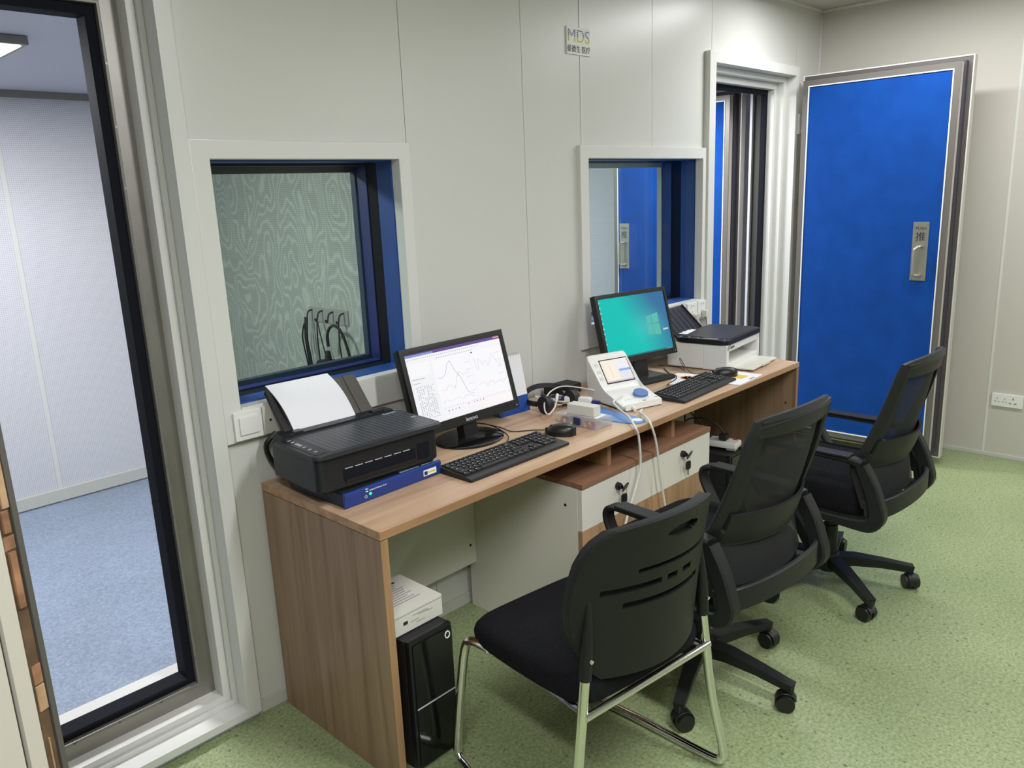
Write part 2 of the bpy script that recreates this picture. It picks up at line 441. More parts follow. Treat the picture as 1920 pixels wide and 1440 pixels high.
def obj(name, b, m, parent=None, label=None, angle=35):
    me = b.mesh(name, angle) if isinstance(b, B) else b
    o = bpy.data.objects.new(name, me); COL.objects.link(o)
    if m is not None:
        me.materials.clear(); me.materials.append(MATS[m] if isinstance(m, str) else m)
    if len(me.polygons) < 4000 and isinstance(b, B):
        wn_ = o.modifiers.new('weighted', 'WEIGHTED_NORMAL'); wn_.keep_sharp = True; wn_.weight = 80
    if parent is not None: o.parent = parent
    if label: o['label'] = label
    return o
def tag(o, label, cat, group=None):
    o['label'] = label; o['category'] = cat
    if group: o['group'] = group
    return o
def thing(name, label, cat, loc=(0, 0, 0), rz=0, group=None):
    o = bpy.data.objects.new(name, None); COL.objects.link(o); o.empty_display_size = .05
    o.location = loc; o.rotation_euler = (0, 0, rz)
    return tag(o, label, cat, group)
def struct_empty(name, label=None):
    o = bpy.data.objects.new(name, None); COL.objects.link(o); o.empty_display_size = .05; o['kind'] = 'structure'
    if label: o['label'] = label
    return o
def struct(name, b, m, label=None):
    o = obj(name, b, m); o['kind'] = 'structure'
    if label: o['label'] = label
    return o
def bx(*a, **k): return B().box(*a, **k)

def text(name, s, size, m, parent, M, extrude=.0004, align='CENTER', sx=1.0):
    cu = bpy.data.curves.new(name, 'FONT'); cu.body = s; cu.size = size; cu.extrude = extrude; cu.align_x = align; cu.align_y = 'CENTER'
    t = bpy.data.objects.new(name, cu); COL.objects.link(t)
    dg = bpy.context.evaluated_depsgraph_get(); me = bpy.data.meshes.new_from_object(t.evaluated_get(dg))
    bpy.data.objects.remove(t, do_unlink=True)
    me.name = name
    MM = M @ Matrix.Diagonal((sx, 1, 1, 1))
    for v in me.vertices: v.co = MM @ v.co
    return obj(name, me, m, parent)
# matrix whose local x,y,z map to given axes at a place
def frame(o, x, y):
    x = Vector(x).normalized(); y = Vector(y); y = (y-x*y.dot(x)).normalized(); z = x.cross(y)
    return Matrix(((x.x, y.x, z.x, o[0]), (x.y, y.y, z.y, o[1]), (x.z, y.z, z.z, o[2]), (0, 0, 0, 1)))

def cells(x0, x1, z0, z1, holes):
    xs = sorted({x0, x1, *[min(max(h[i], x0), x1) for h in holes for i in (0, 1)]})
    zs = sorted({z0, z1, *[min(max(h[i], z0), z1) for h in holes for i in (2, 3)]})
    out = []
    for a, b in zip(xs, xs[1:]):
        for c, d in zip(zs, zs[1:]):
            mx, mz = (a+b)/2, (c+d)/2
            if not any(h[0] < mx < h[1] and h[2] < mz < h[3] for h in holes): out.append((a, b, c, d))
    return out
def merge_v(cs):
    """join cells stacked in one column"""
    cs = sorted(cs); out = []
    for c in cs:
        if out and out[-1][0] == c[0] and out[-1][1] == c[1] and abs(out[-1][3]-c[2]) < 1e-9: out[-1] = (c[0], c[1], out[-1][2], c[3])
        else: out.append(c)
    return out
def ring(outer, inner, y0, y1, b=None, bev=0, bottom=True):
    """closed rectangular frame in the xz plane: (x0,x1,z0,z1), rounded along its long edges only"""
    b = b or B(); bm = b.bm
    def loop(q, y): return [bm.verts.new((x, y, z)) for x, z in ((q[0], q[2]), (q[1], q[2]), (q[1], q[3]), (q[0], q[3]))]
    of, if_, ob_, ib = loop(outer, y0), loop(inner, y0), loop(outer, y1), loop(inner, y1)
    for i in range(4):
        j = (i+1) % 4
        for f in ((of[i], of[j], if_[j], if_[i]), (ob_[i], ib[i], ib[j], ob_[j]), (of[i], ob_[i], ob_[j], of[j]), (if_[i], if_[j], ib[j], ib[i])): bm.faces.new(f)
    if bev:
        es = [bm.edges.get((L[i], L[(i+1) % 4])) for L in (of, if_) for i in range(4)]
        bmesh.ops.bevel(bm, geom=es, offset=bev, segments=2, affect='EDGES', profile=.5)
    return b

# ================================================================== THE SETTING
XR = 3.859; XL = -3.2; YF = -4.2
W1 = (-.035, .61, .985, 1.683); W1o = (-.09, .657, .888, 1.735)
W2 = (1.605, 2.513, .99, 1.688); W2o = (1.55, 2.56, .89, 1.74)
D2i = (2.605, 3.50, .045, 2.14); D2o = (2.546, 3.53, .02, 2.19)
D1i = (-1.255, -.135, .045, 2.16); D1o = (-1.30, -.09, .02, 2.21)
struct('floor', bx(XL, XR, YF, 0, -.06, 0), 'floor_green', 'green speckled vinyl floor')
struct('ceiling', bx(XL-.1, XR+.1, YF-.1, .24, CEIL_Z, CEIL_Z+.08), 'ceiling')
struct('wall_left', bx(XL-.1, XL, YF, .24, 0, CEIL_Z), 'wall_plain')
struct('wall_front', bx(XL-.1, XR+.1, YF-.1, YF, 0, CEIL_Z), 'wall_plain')

# back wall = the face of the two sound booths: core with openings, thin panels on it
g = .022
HOLES = [(W1[0]-g, W1[1]+g, W1[2]-g, W1[3]+g), (W2[0]-g, W2[1]+g, W2[2]-g, W2[3]+g), (D2i[0]-g, D2i[1]+g, -1, D2i[3]+g), (D1i[0]-g, D1i[1]+g, -1, D1i[3]+g)]
wb = struct_empty('wall_back', 'pale grey metal panel wall of the sound booths')
b = B()
for c in merge_v(cells(XL, 4.2, 0, CEIL_Z, HOLES)): b.box(c[0], c[1], .012, .235, c[2], c[3])
obj('wall_core', b, 'joint_dark', wb)
SEAMS = [XL, -2.2, -1.3, -.09, .660, 1.236, 1.585, 2.095, 2.610, 3.545, XR]
for a, c in zip(SEAMS, SEAMS[1:]):
    b = B()
    for q in merge_v(cells(a+.0012, c-.0012, .046, CEIL_Z-.002, HOLES)): b.box(q[0], q[1], 0, .012, q[2], q[3])
    obj('wall_panel', b, 'wall', wb)
obj('cover_strip', bx(1.580, 1.590, -.0025, .004, W2o[3], CEIL_Z-.01, bev=.001), 'trim', wb)
bb = struct_empty('baseboard_back')
for a, c in ((XL, D1o[0]), (D1o[1], D2o[0]), (D2o[1], XR)):
    obj('baseboard_piece', bx(a, c, -.006, .012, 0, .045, bev=.002), 'skirting', bb)

# right wall with panel joints
wr = struct_empty('wall_right', 'pale warm grey panel wall')
obj('wall_core', bx(XR+.012, XR+.1, YF, .012, 0, CEIL_Z), 'joint_dark', wr)
for a, c in ((YF, -3.06), (-3.06, -2.06), (-2.06, -1.06), (-1.06, 0)):
    obj('wall_panel', bx(XR, XR+.012, a+.0012, c-.0012, .02, CEIL_Z-.002), 'wall_right', wr)
obj('cover_strip', bx(XR-.002, XR+.004, -1.066, -1.054, .022, CEIL_Z-.01, bev=.001), 'trim', wr)
struct('trim_1', bx(XR-.010, XR, -.010, 0, .02, CEIL_Z, bev=.002), 'trim', 'slim corner bead between booth wall and right wall')
struct('trim_2', bx(XR-.016, XR, YF, -.012, CEIL_Z-.016, CEIL_Z, bev=.003), 'trim')
struct('trim_3', bx(XL, XR-.017, -.016, 0, CEIL_Z-.016, CEIL_Z, bev=.003), 'trim')
struct('baseboard_right', bx(XR-.008, XR, YF, -.012, 0, .022, bev=.002), 'skirting')

# booth interiors
BZ = .10; BY = 2.27; BC = 2.125
struct('floor_booth_left', bx(-1.9, 1.05, .235, BY, -.02, BZ), 'floor_blue', 'pale blue speckled booth floor')
struct('ceiling_booth_left', bx(-1.9, 1.05, .235, BY+.1, BC, BC+.06), 'booth_ceiling')
wbl = struct_empty('wall_booth_left_rear', 'white perforated metal wall panels inside the left booth')
obj('wall_core', bx(-1.9, 1.05, BY+.01, BY+.1, BZ, BC), 'joint', wbl)
for a, c in ((-1.9, -.93), (-.93, .06), (.078, 1.05)):
    obj('wall_panel', bx(a, c, BY, BY+.01, BZ, BC), 'perf', wbl)
obj('cover_strip', bx(.058, .080, BY-.004, BY+.005, BZ, BC), 'trim', wbl)
struct('trim_4', bx(-1.9, 1.05, BY-.015, BY, BC-.032, BC), 'alu')
struct('baseboard_booth_left', bx(-1.9, 1.05, BY-.012, BY, BZ+.006, BZ+.07, bev=.003), 'skirting')
struct('wall_booth_left_side', bx(-2.0, -1.9, .235, BY+.1, BZ, BC), 'perf')
struct('wall_partition', bx(1.05, 1.25, .235, BY+.1, BZ, BC), 'perf_moire', 'perforated grey-green booth wall seen through the left window')
struct('wall_booth_inner_1', B().box(-1.9, D1i[0], .235, .25, BZ, BC).box(D1i[1], W1[0]-.02, .235, .25, BZ, BC).box(W1[1]+.02, 1.05, .235, .25, BZ, BC)
       .box(W1[0]-.02, W1[1]+.02, .235, .25, BZ, W1[2]-.03).box(W1[0]-.02, W1[1]+.02, .235, .25, W1[3]+.02, BC), 'perf')
struct('floor_booth_right', bx(1.25, 4.2, .235, BY, -.02, BZ), 'floor_blue')
struct('ceiling_booth_right', bx(1.25, 4.2, .235, BY+.1, BC, BC+.06), 'booth_ceiling')
struct('wall_booth_right_rear', bx(1.25, 4.2, BY, BY+.1, BZ, BC), 'perf')
struct('wall_booth_right_side', bx(3.98, 4.2, .235, BY, BZ, BC), 'perf')
struct('wall_booth_inner_2', B().box(1.25, W2[0]-.02, .235, .25, BZ, BC).box(W2[1]+.02, D2i[0], .235, .25, BZ, BC).box(D2i[1], 3.98, .235, .25, BZ, BC)
       .box(W2[0]-.02, W2[1]+.02, .235, .25, BZ, W2[2]-.03).box(W2[0]-.02, W2[1]+.02, .235, .25, W2[3]+.02, BC), 'perf')

# ---- windows
def window(name, o, i, label, inner_glass):
    wn = struct_empty(name, label)
    obj('window_frame', ring(o, i, -.020, .022, bev=.004), 'trim', wn)
    obj('window_sill', bx(i[0]+.001, i[1]-.001, -.0205, .024, i[2]-.012, i[2]+.004, bev=.002), 'trim', wn)
    i2 = (i[0]+.004, i[1]-.004, i[2]+.008, i[3]-.004)
    lip = (i[0]+.014, i[1]-.014, i[2]+.028, i[3]-.03)
    out = (i[0]-.02, i[1]+.02, i[2]-.02, i[3]+.02)
    obj('blue_liner', ring(out, i2, .024, .102), 'blue_liner', wn, 'deep blue window liner')
    obj('gap_strip', ring(out, i2, .102, .154), 'gasket', wn)
    obj('inner_liner', ring(out, (i2[0]+.004, i2[1]-.004, i2[2]+.006, i2[3]-.006), .158, .212), 'navy' if inner_glass == 'glass_inner' else 'blue_liner', wn)  # left window's liner is painted darker for shade and haze
    obj('inner_frame', ring(out, lip, .214, .24), 'liner_haze' if inner_glass == 'glass_inner' else 'trim', wn)
    obj('pane', bx(i2[0]-.003, i2[1]+.003, .028, .031, i2[2]-.003, i2[3]+.003), 'glass', wn)
    obj('pane', bx(i2[0]-.003, i2[1]+.003, .1545, .1575, i2[2]-.003, i2[3]+.003), inner_glass, wn)
    return wn
window('window_1', W1o, W1, 'observation window with white frame, deep blue liner and a hazy grey-green view', 'glass_inner')
window('window_2', W2o, W2, 'observation window with white frame beside the open doorway, a blue door seen in the glass', 'glass_mirror')

# ---- door frames
def door_frame(name, label, o, steps, bottom):
    d = struct_empty(name, label); prev = o
    for (inner, y0, y1, part, m, bev) in steps:
        obj(part, ring(prev, inner, y0, y1, bev=bev, bottom=True), m, d); prev = inner
    return d
def sym(cx, xr, zb, zt): return (2*cx-xr, xr, zb, zt)
c1 = -.695
door_frame('door_1', 'wide white stepped casing of the left doorway with a worn steel inner frame', D1o, [
    (sym(c1, -.135, .045, 2.16), -.022, .052, 'casing', 'trim', .002),
    (sym(c1, -.150, .060, 2.145), .040, .056, 'casing_bead', 'trim', .003),
    (sym(c1, -.174, .082, 2.12), .052, .110, 'casing_step', 'trim', .003),
    (sym(c1, -.218, .126, 2.075), .104, .150, 'steel_frame', 'steel', .001),
    (sym(c1, -.226, .136, 2.066), .098, .150, 'steel_lip', 'alu', .002),
    (sym(c1, -.252, .158, 2.040), .112, .172, 'door_gasket', 'gasket', .004)], True)
dsill = obj('threshold', bx(-1.30, -.12, .174, .270, .085, .132, bev=.004), 'trim', bpy.data.objects['door_1'])
obj('door_gasket_bulb', B().cyl((-1.14, .118, .150), (-.25, .118, .150), .008), 'gasket', bpy.data.objects['door_1'])
for k in range(12):
    zz = .22+k*.155
    obj('rivet', B().cyl((-.222, .0965, zz), (-.222, .100, zz), .0035, seg=8), 'steel', bpy.data.objects['door_1'])
for k in range(7):
    xx = -1.06+k*.12
    obj('rivet', B().cyl((xx, .0965, .131), (xx, .100, .131), .0035, seg=8), 'alu_dark', bpy.data.objects['door_1'])
c2 = 3.0525
door_frame('door_2', 'white stepped casing of the right doorway beside the blue door', D2o, [
    (sym(c2, 3.500, .045, 2.14), -.032, .040, 'casing', 'trim', .002),
    (sym(c2, 3.470, .070, 2.11), .030, .080, 'casing_step', 'trim', .003),
    (sym(c2, 3.440, .100, 2.075), .072, .120, 'casing_bead', 'trim', .003),
    (sym(c2, 3.415, .122, 2.050), .110, .140, 'door_gasket', 'gasket', .004)], True)

# ---- stepped acoustic door leaves (hinge at local origin, leaf along +x, plug toward -y)
def leaf(name, label, loc, rz, W, zb, zt, plate_s=None, grip_side=-1):
    t = thing(name, label, 'door', loc, rz)
    def R(s0, s1, a, c): return (s0, s1, a, c)
    obj('flange', bx(0, W, .004, .050, zb, zt, bev=.002), 'beige_strip', t)
    obj('flange_seal', ring((.006, W-.006, zb+.006, zt-.006), (.030, W-.034, zb+.036, zt-.034), .0005, .006), 'alu_dark', t, 'dark grey door seal')
    obj('rim_strip', ring((.0, W, zb, zt), (.006, W-.006, zb+.006, zt-.006), -.002, .004), 'trim', t)
    obj('plug_base', bx(.028, W-.026, -.040, .003, zb+.034, zt-.028, bev=.002), 'purple_gasket', t, 'purple-grey rubber step')
    obj('plug', bx(.034, W-.036, -.076, -.041, zb+.042, zt-.036, bev=.002), 'beige_strip', t)
    i = (.034, W-.036, zb+.042, zt-.036)
    def ins(q, d): return (q[0]+d, q[1]-d, q[2]+d, q[3]-d)
    obj('face_frame', ring(i, ins(i, .030), -.083, -.0765, bev=.001), 'face_metal', t, 'grey metal face frame')
    obj('bead', ring(ins(i, .030), ins(i, .036), -.087, -.0765, bev=.001), 'white_plastic', t)
    obj('felt_panel', bx(i[0]+.036, i[1]-.036, -.081, -.0765, i[2]+.036, i[3]-.036), 'felt', t, 'bright blue felt panel')
    if plate_s is None: return t
    px, z0, z1, pw = plate_s, 1.022, 1.328, .078
    pl = obj('push_plate', bx(px, px+pw, -.0845, -.081, z0, z1, bev=.0008), 'plate', t, 'brushed metal push plate')
    gx = px+(.024 if grip_side < 0 else pw-.024)
    obj('handle', B().tube([(gx+.028, -.086, 1.200), (gx+.020, -.108, 1.202), (gx+.004, -.118, 1.192), (gx, -.120, 1.170), (gx, -.120, 1.075), (gx+.003, -.118, 1.056), (gx+.018, -.106, 1.050), (gx+.026, -.086, 1.051)], .0075, 10, smooth=4), 'plate', pl, 'bright metal pull handle')
    Mx = lambda z: frame((px+pw/2, -.0848, z), (1, 0, 0), (0, 0, 1))
    text('lettering', 'PUSH', .022, 'ink', pl, Mx(1.295)); text('lettering', '推', .052, 'ink', pl, Mx(1.250), extrude=.0006)
    for sx in (px+.008, px+pw-.008):
        for zz in (z0+.008, z1-.012): obj('screw', B().cyl((sx, -.0845, zz), (sx, -.0862, zz), .003, seg=8), 'chrome', pl)
    return t
d2 = leaf('door_leaf', 'open blue felt acoustic door standing free by the right wall', (3.531, -.058, 0), math.radians(-89.5), .865, .038, 2.137, .664)
for z in (1.88, .40):
    obj('hinge', B().box(-.030, .012, .006, .030, z-.05, z+.05, bev=.003).cyl((-.018, .0, z-.055), (-.018, .0, z+.055), .009), 'trim', d2)
leaf('door_leaf', 'blue acoustic door with push plate inside the right booth, seen through its window', (3.528, 1.248, 0), math.radians(-90), .93, .112, 2.115, .080)

# the near left door leaf, seen on its worn free edge
t = thing('door_leaf', 'half-open door leaf at the left picture edge with torn plywood edging', 'door', (-.822, -.905, 0), math.radians(-66))
# local x: hinge -> free edge direction reversed so the free edge is x=0, thickness runs along -y (outer face)
z0, z1 = .05, 2.14
def strip(part, y0, y1, xo, m): return obj(part, bx(-.93, xo, y0, y1, z0, z1, bev=.0012), m, t)
strip('edge_strip', -.009, 0, .002, 'alu_dark')
strip('ply_core', -.031, -.0095, -.002, 'ply_dark')
yy = z0+.01
while yy < z1-.02:
    h = random.uniform(.012, .10)
    if random.random() < .72:
        ya = -.0305+random.choice((0, 0, .003, .006, .010)); yb_ = -.0105-random.choice((0, 0, .004, .008))
        obj('ply_splinter', bx(-.02, random.uniform(-.001, .004), ya, yb_, yy, min(yy+h-random.uniform(.001, .006), z1-.01), bev=.0008), random.choice(('ply', 'ply', 'ply_light')), t)
    yy += h
strip('edge_board', -.056, -.0315, .004, 'beige_strip')
strip('edge_groove', -.0625, -.0565, -.004, 'alu_dark')
strip('edge_board', -.100, -.063, .004, 'beige_strip')
strip('seal', -.108, -.1005, .0, 'navy')
strip('edge_board', -.134, -.1085, .004, 'beige_strip')
strip('edge_groove', -.140, -.1345, -.004, 'alu_dark')
strip('outer_skin', -.170, -.1405, .004, 'beige_strip')

# ---- lamps
def lamp(loc, hx, hy, watts, col, label, dm, fm='white_plastic'):
    t = thing('ceiling_light', label, 'ceiling light', loc, 0, None)
    obj('lamp_frame', B().box(-hx, hx, -hy, hy, -.028, 0, bev=.004), fm, t)
    obj('diffuser', bx(-hx+.02, hx-.02, -hy+.02, hy-.02, -.031, -.0285), dm, t)
    ld = bpy.data.lights.new('lamp_light', 'AREA'); ld.shape = 'RECTANGLE'; ld.size = 2*hx-.05; ld.size_y = 2*hy-.05; ld.energy = watts; ld.color = col
    lo = bpy.data.objects.new('lamp_light', ld); COL.objects.link(lo); lo.parent = t; lo.location = (0, 0, -.036)
    return t
for (x, y, hx, hy, wt), lb in zip(LAMPS, ('long ceiling light nearest the camera', 'long ceiling light near the blue door', 'added fill light on the ceiling at the far right of the room', 'long ceiling light behind the camera on the left')):
    lamp((x, y, CEIL_Z-.001), hx, hy, wt, LAMP_COL, lb, 'diffuser')
lamp((-.36, 1.10, BC-.001), .22, .18, BOOTH_LAMP_W, BOOTH_COL, 'square lamp on the ceiling inside the left booth', 'booth_diffuser', 'alu')
lamp((2.85, .62, BC-.001), .2, .2, 20, BOOTH_COL, 'square lamp on the ceiling inside the right booth', 'booth_diffuser', 'alu')

lamp((2.3, 1.75, BC-.001), .2, .2, 22, BOOTH_COL, 'added lamp brightening the wall at the back of the right booth', 'booth_diffuser', 'alu')  # extra unseen lamp, added to brighten the wall behind the right window

# ---- signs, switches, sockets
t = thing('wall_sign', 'small square white sign with blue-yellow letters and black characters', 'sign', (1.570, 0, 2.137))
obj('sign_board', bx(-.074, .074, -.006, 0, -.051, .051, bev=.001), 'sign_white', t)
Fz = lambda x, z, y=-.0064: frame((x, y, z), (1, 0, 0), (0, 0, 1))
text('lettering', 'MDS', .066, 'ink_yellow', t, Fz(0, .016), sx=1.08)
for k in range(4):
    obj('lettering_stripe', bx(-.066, .066, -.0072, -.0060, .021+k*.0065, .0230+k*.0065), 'sign_white', t)
me = text('lettering', 'MDS', .066, 'ink_blue', t, Fz(0, .016, -.0066), sx=1.08)
# keep only the upper half of the blue letters
bmx = bmesh.new(); bmx.from_mesh(me.data)
bmesh.ops.bisect_plane(bmx, geom=bmx.verts[:]+bmx.edges[:]+bmx.faces[:], plane_co=(0, 0, .017), plane_no=(0, 0, -1), clear_outer=True)
bmx.to_mesh(me.data); bmx.free()
text('lettering', '曼德生·医疗', .028, 'ink', t, Fz(0, -.032))

t = thing('light_switch', 'white rocker switch on the window frame beside the black printer', 'switch', (-.0225, -.020, .937))
obj('switch_plate', bx(-.044, .044, -.010, 0, -.043, .043, bev=.003), 'white_plastic', t)
obj('rocker', B().prism([(-.030, -.026), (.030, -.026), (.030, .026), (-.030, .026)], -.0155, -.0105, 'y', bev=.0015), 'white_plastic', t)
t = thing('wall_plate', 'blank white wall plate with a button behind the printer tray', 'wall plate', (.068, -.020, .937))
obj('plate', bx(-.043, .043, -.009, 0, -.043, .043, bev=.003), 'white_warm', t); obj('button', B().cyl((-.022, -.009, 0), (-.022, -.012, 0), .004, seg=10), 'chrome', t)
def outlet(name, label, loc, wdt, hgt, pins, axis='y'):
    t = thing(name, label, 'socket', loc, 0 if axis == 'y' else -PI/2)
    obj('socket_plate', bx(-wdt/2, wdt/2, -.010, 0, -hgt/2, hgt/2, bev=.003), 'white_plastic', t)
    for (px, pz, pw, ph, an) in pins:
        M = Matrix.Translation((px, 0, pz)) @ Matrix.Rotation(an, 4, 'Y')
        obj('slot', B().box(-pw/2, pw/2, -.0106, -.009, -ph/2, ph/2, M=M), 'ink', t)
    return t
pin = [(-.010, .026, .0025, .009, 0), (.010, .026, .0025, .009, 0), (0, -.006, .0025, .008, 0), (-.011, -.024, .0025, .009, .6), (.011, -.024, .0025, .009, -.6)]
outlet('wall_socket', 'white wall socket with a plug in it under the right window', (2.414, -.020, .944), .092, .084, pin)
outlet('wall_socket', 'white wall socket next to the doorway casing', (2.507, -.020, .946), .078, .084, pin)
three = []
for cx, s in ((-.048, .8), (-.012, .8), (.028, 1.25)):
    three += [(cx, .010*s, .003*s, .010*s, 0), (cx-.010*s, -.010*s, .010*s, .003*s, .35), (cx+.010*s, -.010*s, .010*s, .003*s, -.35)]
outlet('wall_socket', 'long white triple socket low on the right wall', (XR, -1.155, .333), .152, .074, three, 'x')
t = thing('power_plug', 'white round plug with cable in the socket under the right window', 'plug', (2.42, -.031, .922))
obj('plug_body', B().cyl((0, 0, 0), (0, -.028, -.004), .020, .016), 'white_warm', t); obj('plug_cable', B().tube([(0, -.022, -.010), (.012, -.03, -.05), (.02, -.028, -.11), (.03, -.03, -.165)], .0035, 7, smooth=4), 'white_cable', t)
t = thing('power_plug', 'small white adapter in the socket next to the doorway casing', 'plug', (2.512, -.0305, .922))
obj('plug_body', bx(-.014, .014, -.030, 0, -.018, .018, bev=.005), 'white_warm', t); obj('plug_cable', B().tube([(.0, -.02, -.018), (.006, -.022, -.06), (.0, -.024, -.12), (-.02, -.03, -.168)], .003, 7, smooth=4), 'ink_grey', t)

# ---- jack panel with cables inside the left booth, seen through the left window
JP = (1.05, 1.15, .985)
t = thing('jack_panel', 'jack panel with hanging headset cables on the booth wall behind the left window', 'jack panel', JP)
obj('panel_plate', bx(-.006, 0, -.165, .165, .0, .070, bev=.001), 'ink_grey', t)
for dy in (.135, .045, -.045, -.135):
    obj('hook', B().tube([(-.006, dy, .058), (-.03, dy, .05), (-.042, dy, .012), (-.052, dy, .026)], .0045, 7, smooth=3), 'black', t)
def cord(pts, r): return obj('jack_cable', B().tube(pts, r, 7, smooth=5), 'black_soft', t)
cord([(-.04, .165, -.01), (-.05, .175, -.08), (-.045, .160, -.20), (-.04, .140, -.32)], .004)
cord([(-.04, .150, .02), (-.05, .150, -.08), (-.05, .135, -.2), (-.04, .135, -.32)], .0045)
cord([(-.04, .135, .02), (-.055, .128, -.08), (-.05, .118, -.19), (-.04, .120, -.32)], .0065)
cord([(-.04, .045, .02), (-.05, .040, -.08), (-.04, .045, -.30)], .0035)
cord([(-.04, .045, .02), (-.05, .010, -.06), (-.045, -.015, -.17)], .003)
cord([(-.055, -.055, -.10), (-.06, -.065, -.04), (-.06, -.10, .000), (-.06, -.155, .0), (-.06, -.205, -.06), (-.05, -.245, -.22)], .007)
cord([(-.04, -.135, .02), (-.05, -.145, -.09), (-.04, -.150, -.26)], .0035)
t2 = thing('cable_box', 'dark junction box with a cable behind the left window', 'box', (.985, 1.09, .765))
obj('box_body', bx(-.04, .04, -.055, .055, -.10, .055, bev=.012), 'black_soft', t2); obj('cable_gland', B().cyl((0, 0, .054), (0, 0, .10), .018, .012), 'black_soft', t2)

# ================================================================== DESK
DZ = .75; DD = .597; DX = 2.41; TH = .024
t = thing('desk', 'long wood-grain office desk against the booth wall', 'desk', (0, 0, 0))
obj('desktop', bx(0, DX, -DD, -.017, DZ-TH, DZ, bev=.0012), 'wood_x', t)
obj('edge_band', bx(.0005, DX-.0005, -DD-.0008, -DD+.0002, DZ-TH+.0005, DZ-.0008), 'wood_edge', t)
obj('edge_band', bx(-.0008, .0002, -DD+.0005, -.018, DZ-TH+.0005, DZ-.0008), 'wood_edge', t)
for x in (0, DX-.024):
    p = obj('side_panel', bx(x, x+.024, -DD+.001, -.017, 0, DZ-TH-.0025, bev=.0008), 'wood_z_shaded', t)
    obj('edge_band', bx(x+.0008, x+.0232, -DD+.0002, -DD+.0012, .001, DZ-TH-.003), 'wood_edge_z', p)
obj('screw_cap', B().cyl((DX-.0245, -.55, .553), (DX-.0215, -.55, .553), .005, seg=10), 'screw', t)
for x0, x1 in ((.024, .8142), (1.632, DX-.024)):
    p = obj('modesty_panel', bx(x0+.0005, x1-.0005, -.064, -.046, .195, DZ-TH-.001, bev=.0006), 'cab_white', t)
    obj('screw_cap', B().cyl((x1-.028, -.0645, .272), (x1-.028, -.0635, .272), .0055, seg=10), 'screw', p)
# the two drawer cabinets under the desk
PT = .607
for k, (x0, x1) in enumerate(((.8150, 1.2220), (1.2235, 1.6310))):
    lab = ('white drawer cabinet with wood lower door under the desk, the nearer of two', 'white drawer cabinet with wood lower door under the desk, beside the dark right bay')[k]
    c = thing('drawer_cabinet', lab, 'cabinet', (x0, 0, 0), 0, 'drawer cabinets under the desk')
    W = x1-x0
    obj('cabinet_body', bx(0, W, -DD+.030, -.025, 0, PT, bev=.0008), 'cab_white', c)
    obj('cabinet_top', bx(0, W, -DD+.008, -.025, PT+.001, PT+.019, bev=.001), 'wood_shelf', c)
    d = obj('drawer', bx(.0008, W-.0012, -DD+.011, -DD+.0295, .460, PT-.001, bev=.0008), 'cab_white', c)
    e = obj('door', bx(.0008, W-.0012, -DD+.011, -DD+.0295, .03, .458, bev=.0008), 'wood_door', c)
    obj('edge_band', bx(.0, .0007, -DD+.0115, -DD+.029, .031, .457), 'wood_edge_z', e)
    obj('plinth', bx(.002, W-.002, -DD+.034, -.03, -.0, .0295), 'cab_white', c) if False else None
    if k == 0: obj('screw_cap', B().cyl((-.0005, -.515, .539), (.002, -.515, .539), .0055, seg=10), 'screw', c)
    # lock with two keys on a ring
    lx, lz, fy = (.196, .565, -DD+.011) if k == 0 else (.203, .568, -DD+.011)
    obj('lock', B().cyl((lx, fy, lz), (lx, fy-.012, lz), .0135, .0120).cyl((lx, fy-.012, lz), (lx, fy-.020, lz), .008), 'black', d)
    def keym(M): return B().prism(rrect(-.015, .015, -.018, .015, .008, 4), -.0025, .0025, 'y', M=M)
    obj('key', keym(Matrix.Translation((lx+.016, fy-.024, lz-.003)) @ Matrix.Rotation(1.2, 4, 'Y') @ Matrix.Rotation(.5, 4, 'Z')), 'black', d)
    obj('key', keym(Matrix.Translation((lx+.012, fy-.020, lz-.044))), 'black', d)
    obj('key_blade', B().box(-.0028, .0028, -.001, .001, -.040, -.017, M=Matrix.Translation((lx+.012, fy-.020, lz-.044))), 'alu_dark', d)
    obj('key_ring', B().tube([(lx+.014+.012*math.sin(a), fy-.021, lz-.022+.013*math.cos(a)) for a in [2*PI*i/18 for i in range(18)]], .0009, 6, closed=True), 'chrome', d)
    obj('support_block', bx(W/2-.012 if k else .196-.0, W/2+.010 if k else .218, -.545, -.12, PT+.0195, DZ-TH-.0005, bev=.0006), 'wood_edge_z', c)

# ================================================================== UNDER THE DESK
def tower(label, x0, x1, y0, y1, h):
    t = thing('computer_tower', label, 'computer', (x0, y0, 0))
    W, D = x1-x0, y1-y0
    obj('case', bx(0, W, .022, D, .006, h-.004, bev=.003), 'black_soft', t)
    for fx in (.02, W-.02):
        for fy in (.05, D-.04): obj('foot', B().cyl((fx, fy, 0), (fx, fy, .007), .012), 'caster', t)
    f = obj('front_bezel', bx(0, W, .0, .022, .004, h, bev=.006), 'black', t)
    obj('front_panel', bx(.010, W-.004, -.004, .0005, .012, h-.012, bev=.002), 'black_gloss', f)
    obj('trim_line', bx(.010, W-.006, -.0052, -.0038, h*.485, h*.485+.0035), 'silver_ink', f, 'thin pale metal line')
    pb = obj('power_button', B().tube([(W-.022+.008*math.sin(a), -.0046, h-.030+.010*math.cos(a)) for a in [2*PI*i/22 for i in range(22)]], .0018, 6, closed=True), 'ink_white', f, 'white ring power button')
    obj('badge', bx(W-.014, W-.005, -.0052, -.0038, .075, .108, bev=.0006), 'red', f, 'small red badge')
    return t
tower('black computer tower standing inside the near end of the desk', .068, .222, -.590, -.20, .402)
tower('black computer tower in the dark bay under the right end of the desk', 2.02, 2.18, -.47, -.10, .372)
t = thing('cardboard_box', 'flat white printed carton lying on the black computer tower', 'box', (.148, -.440, .402))
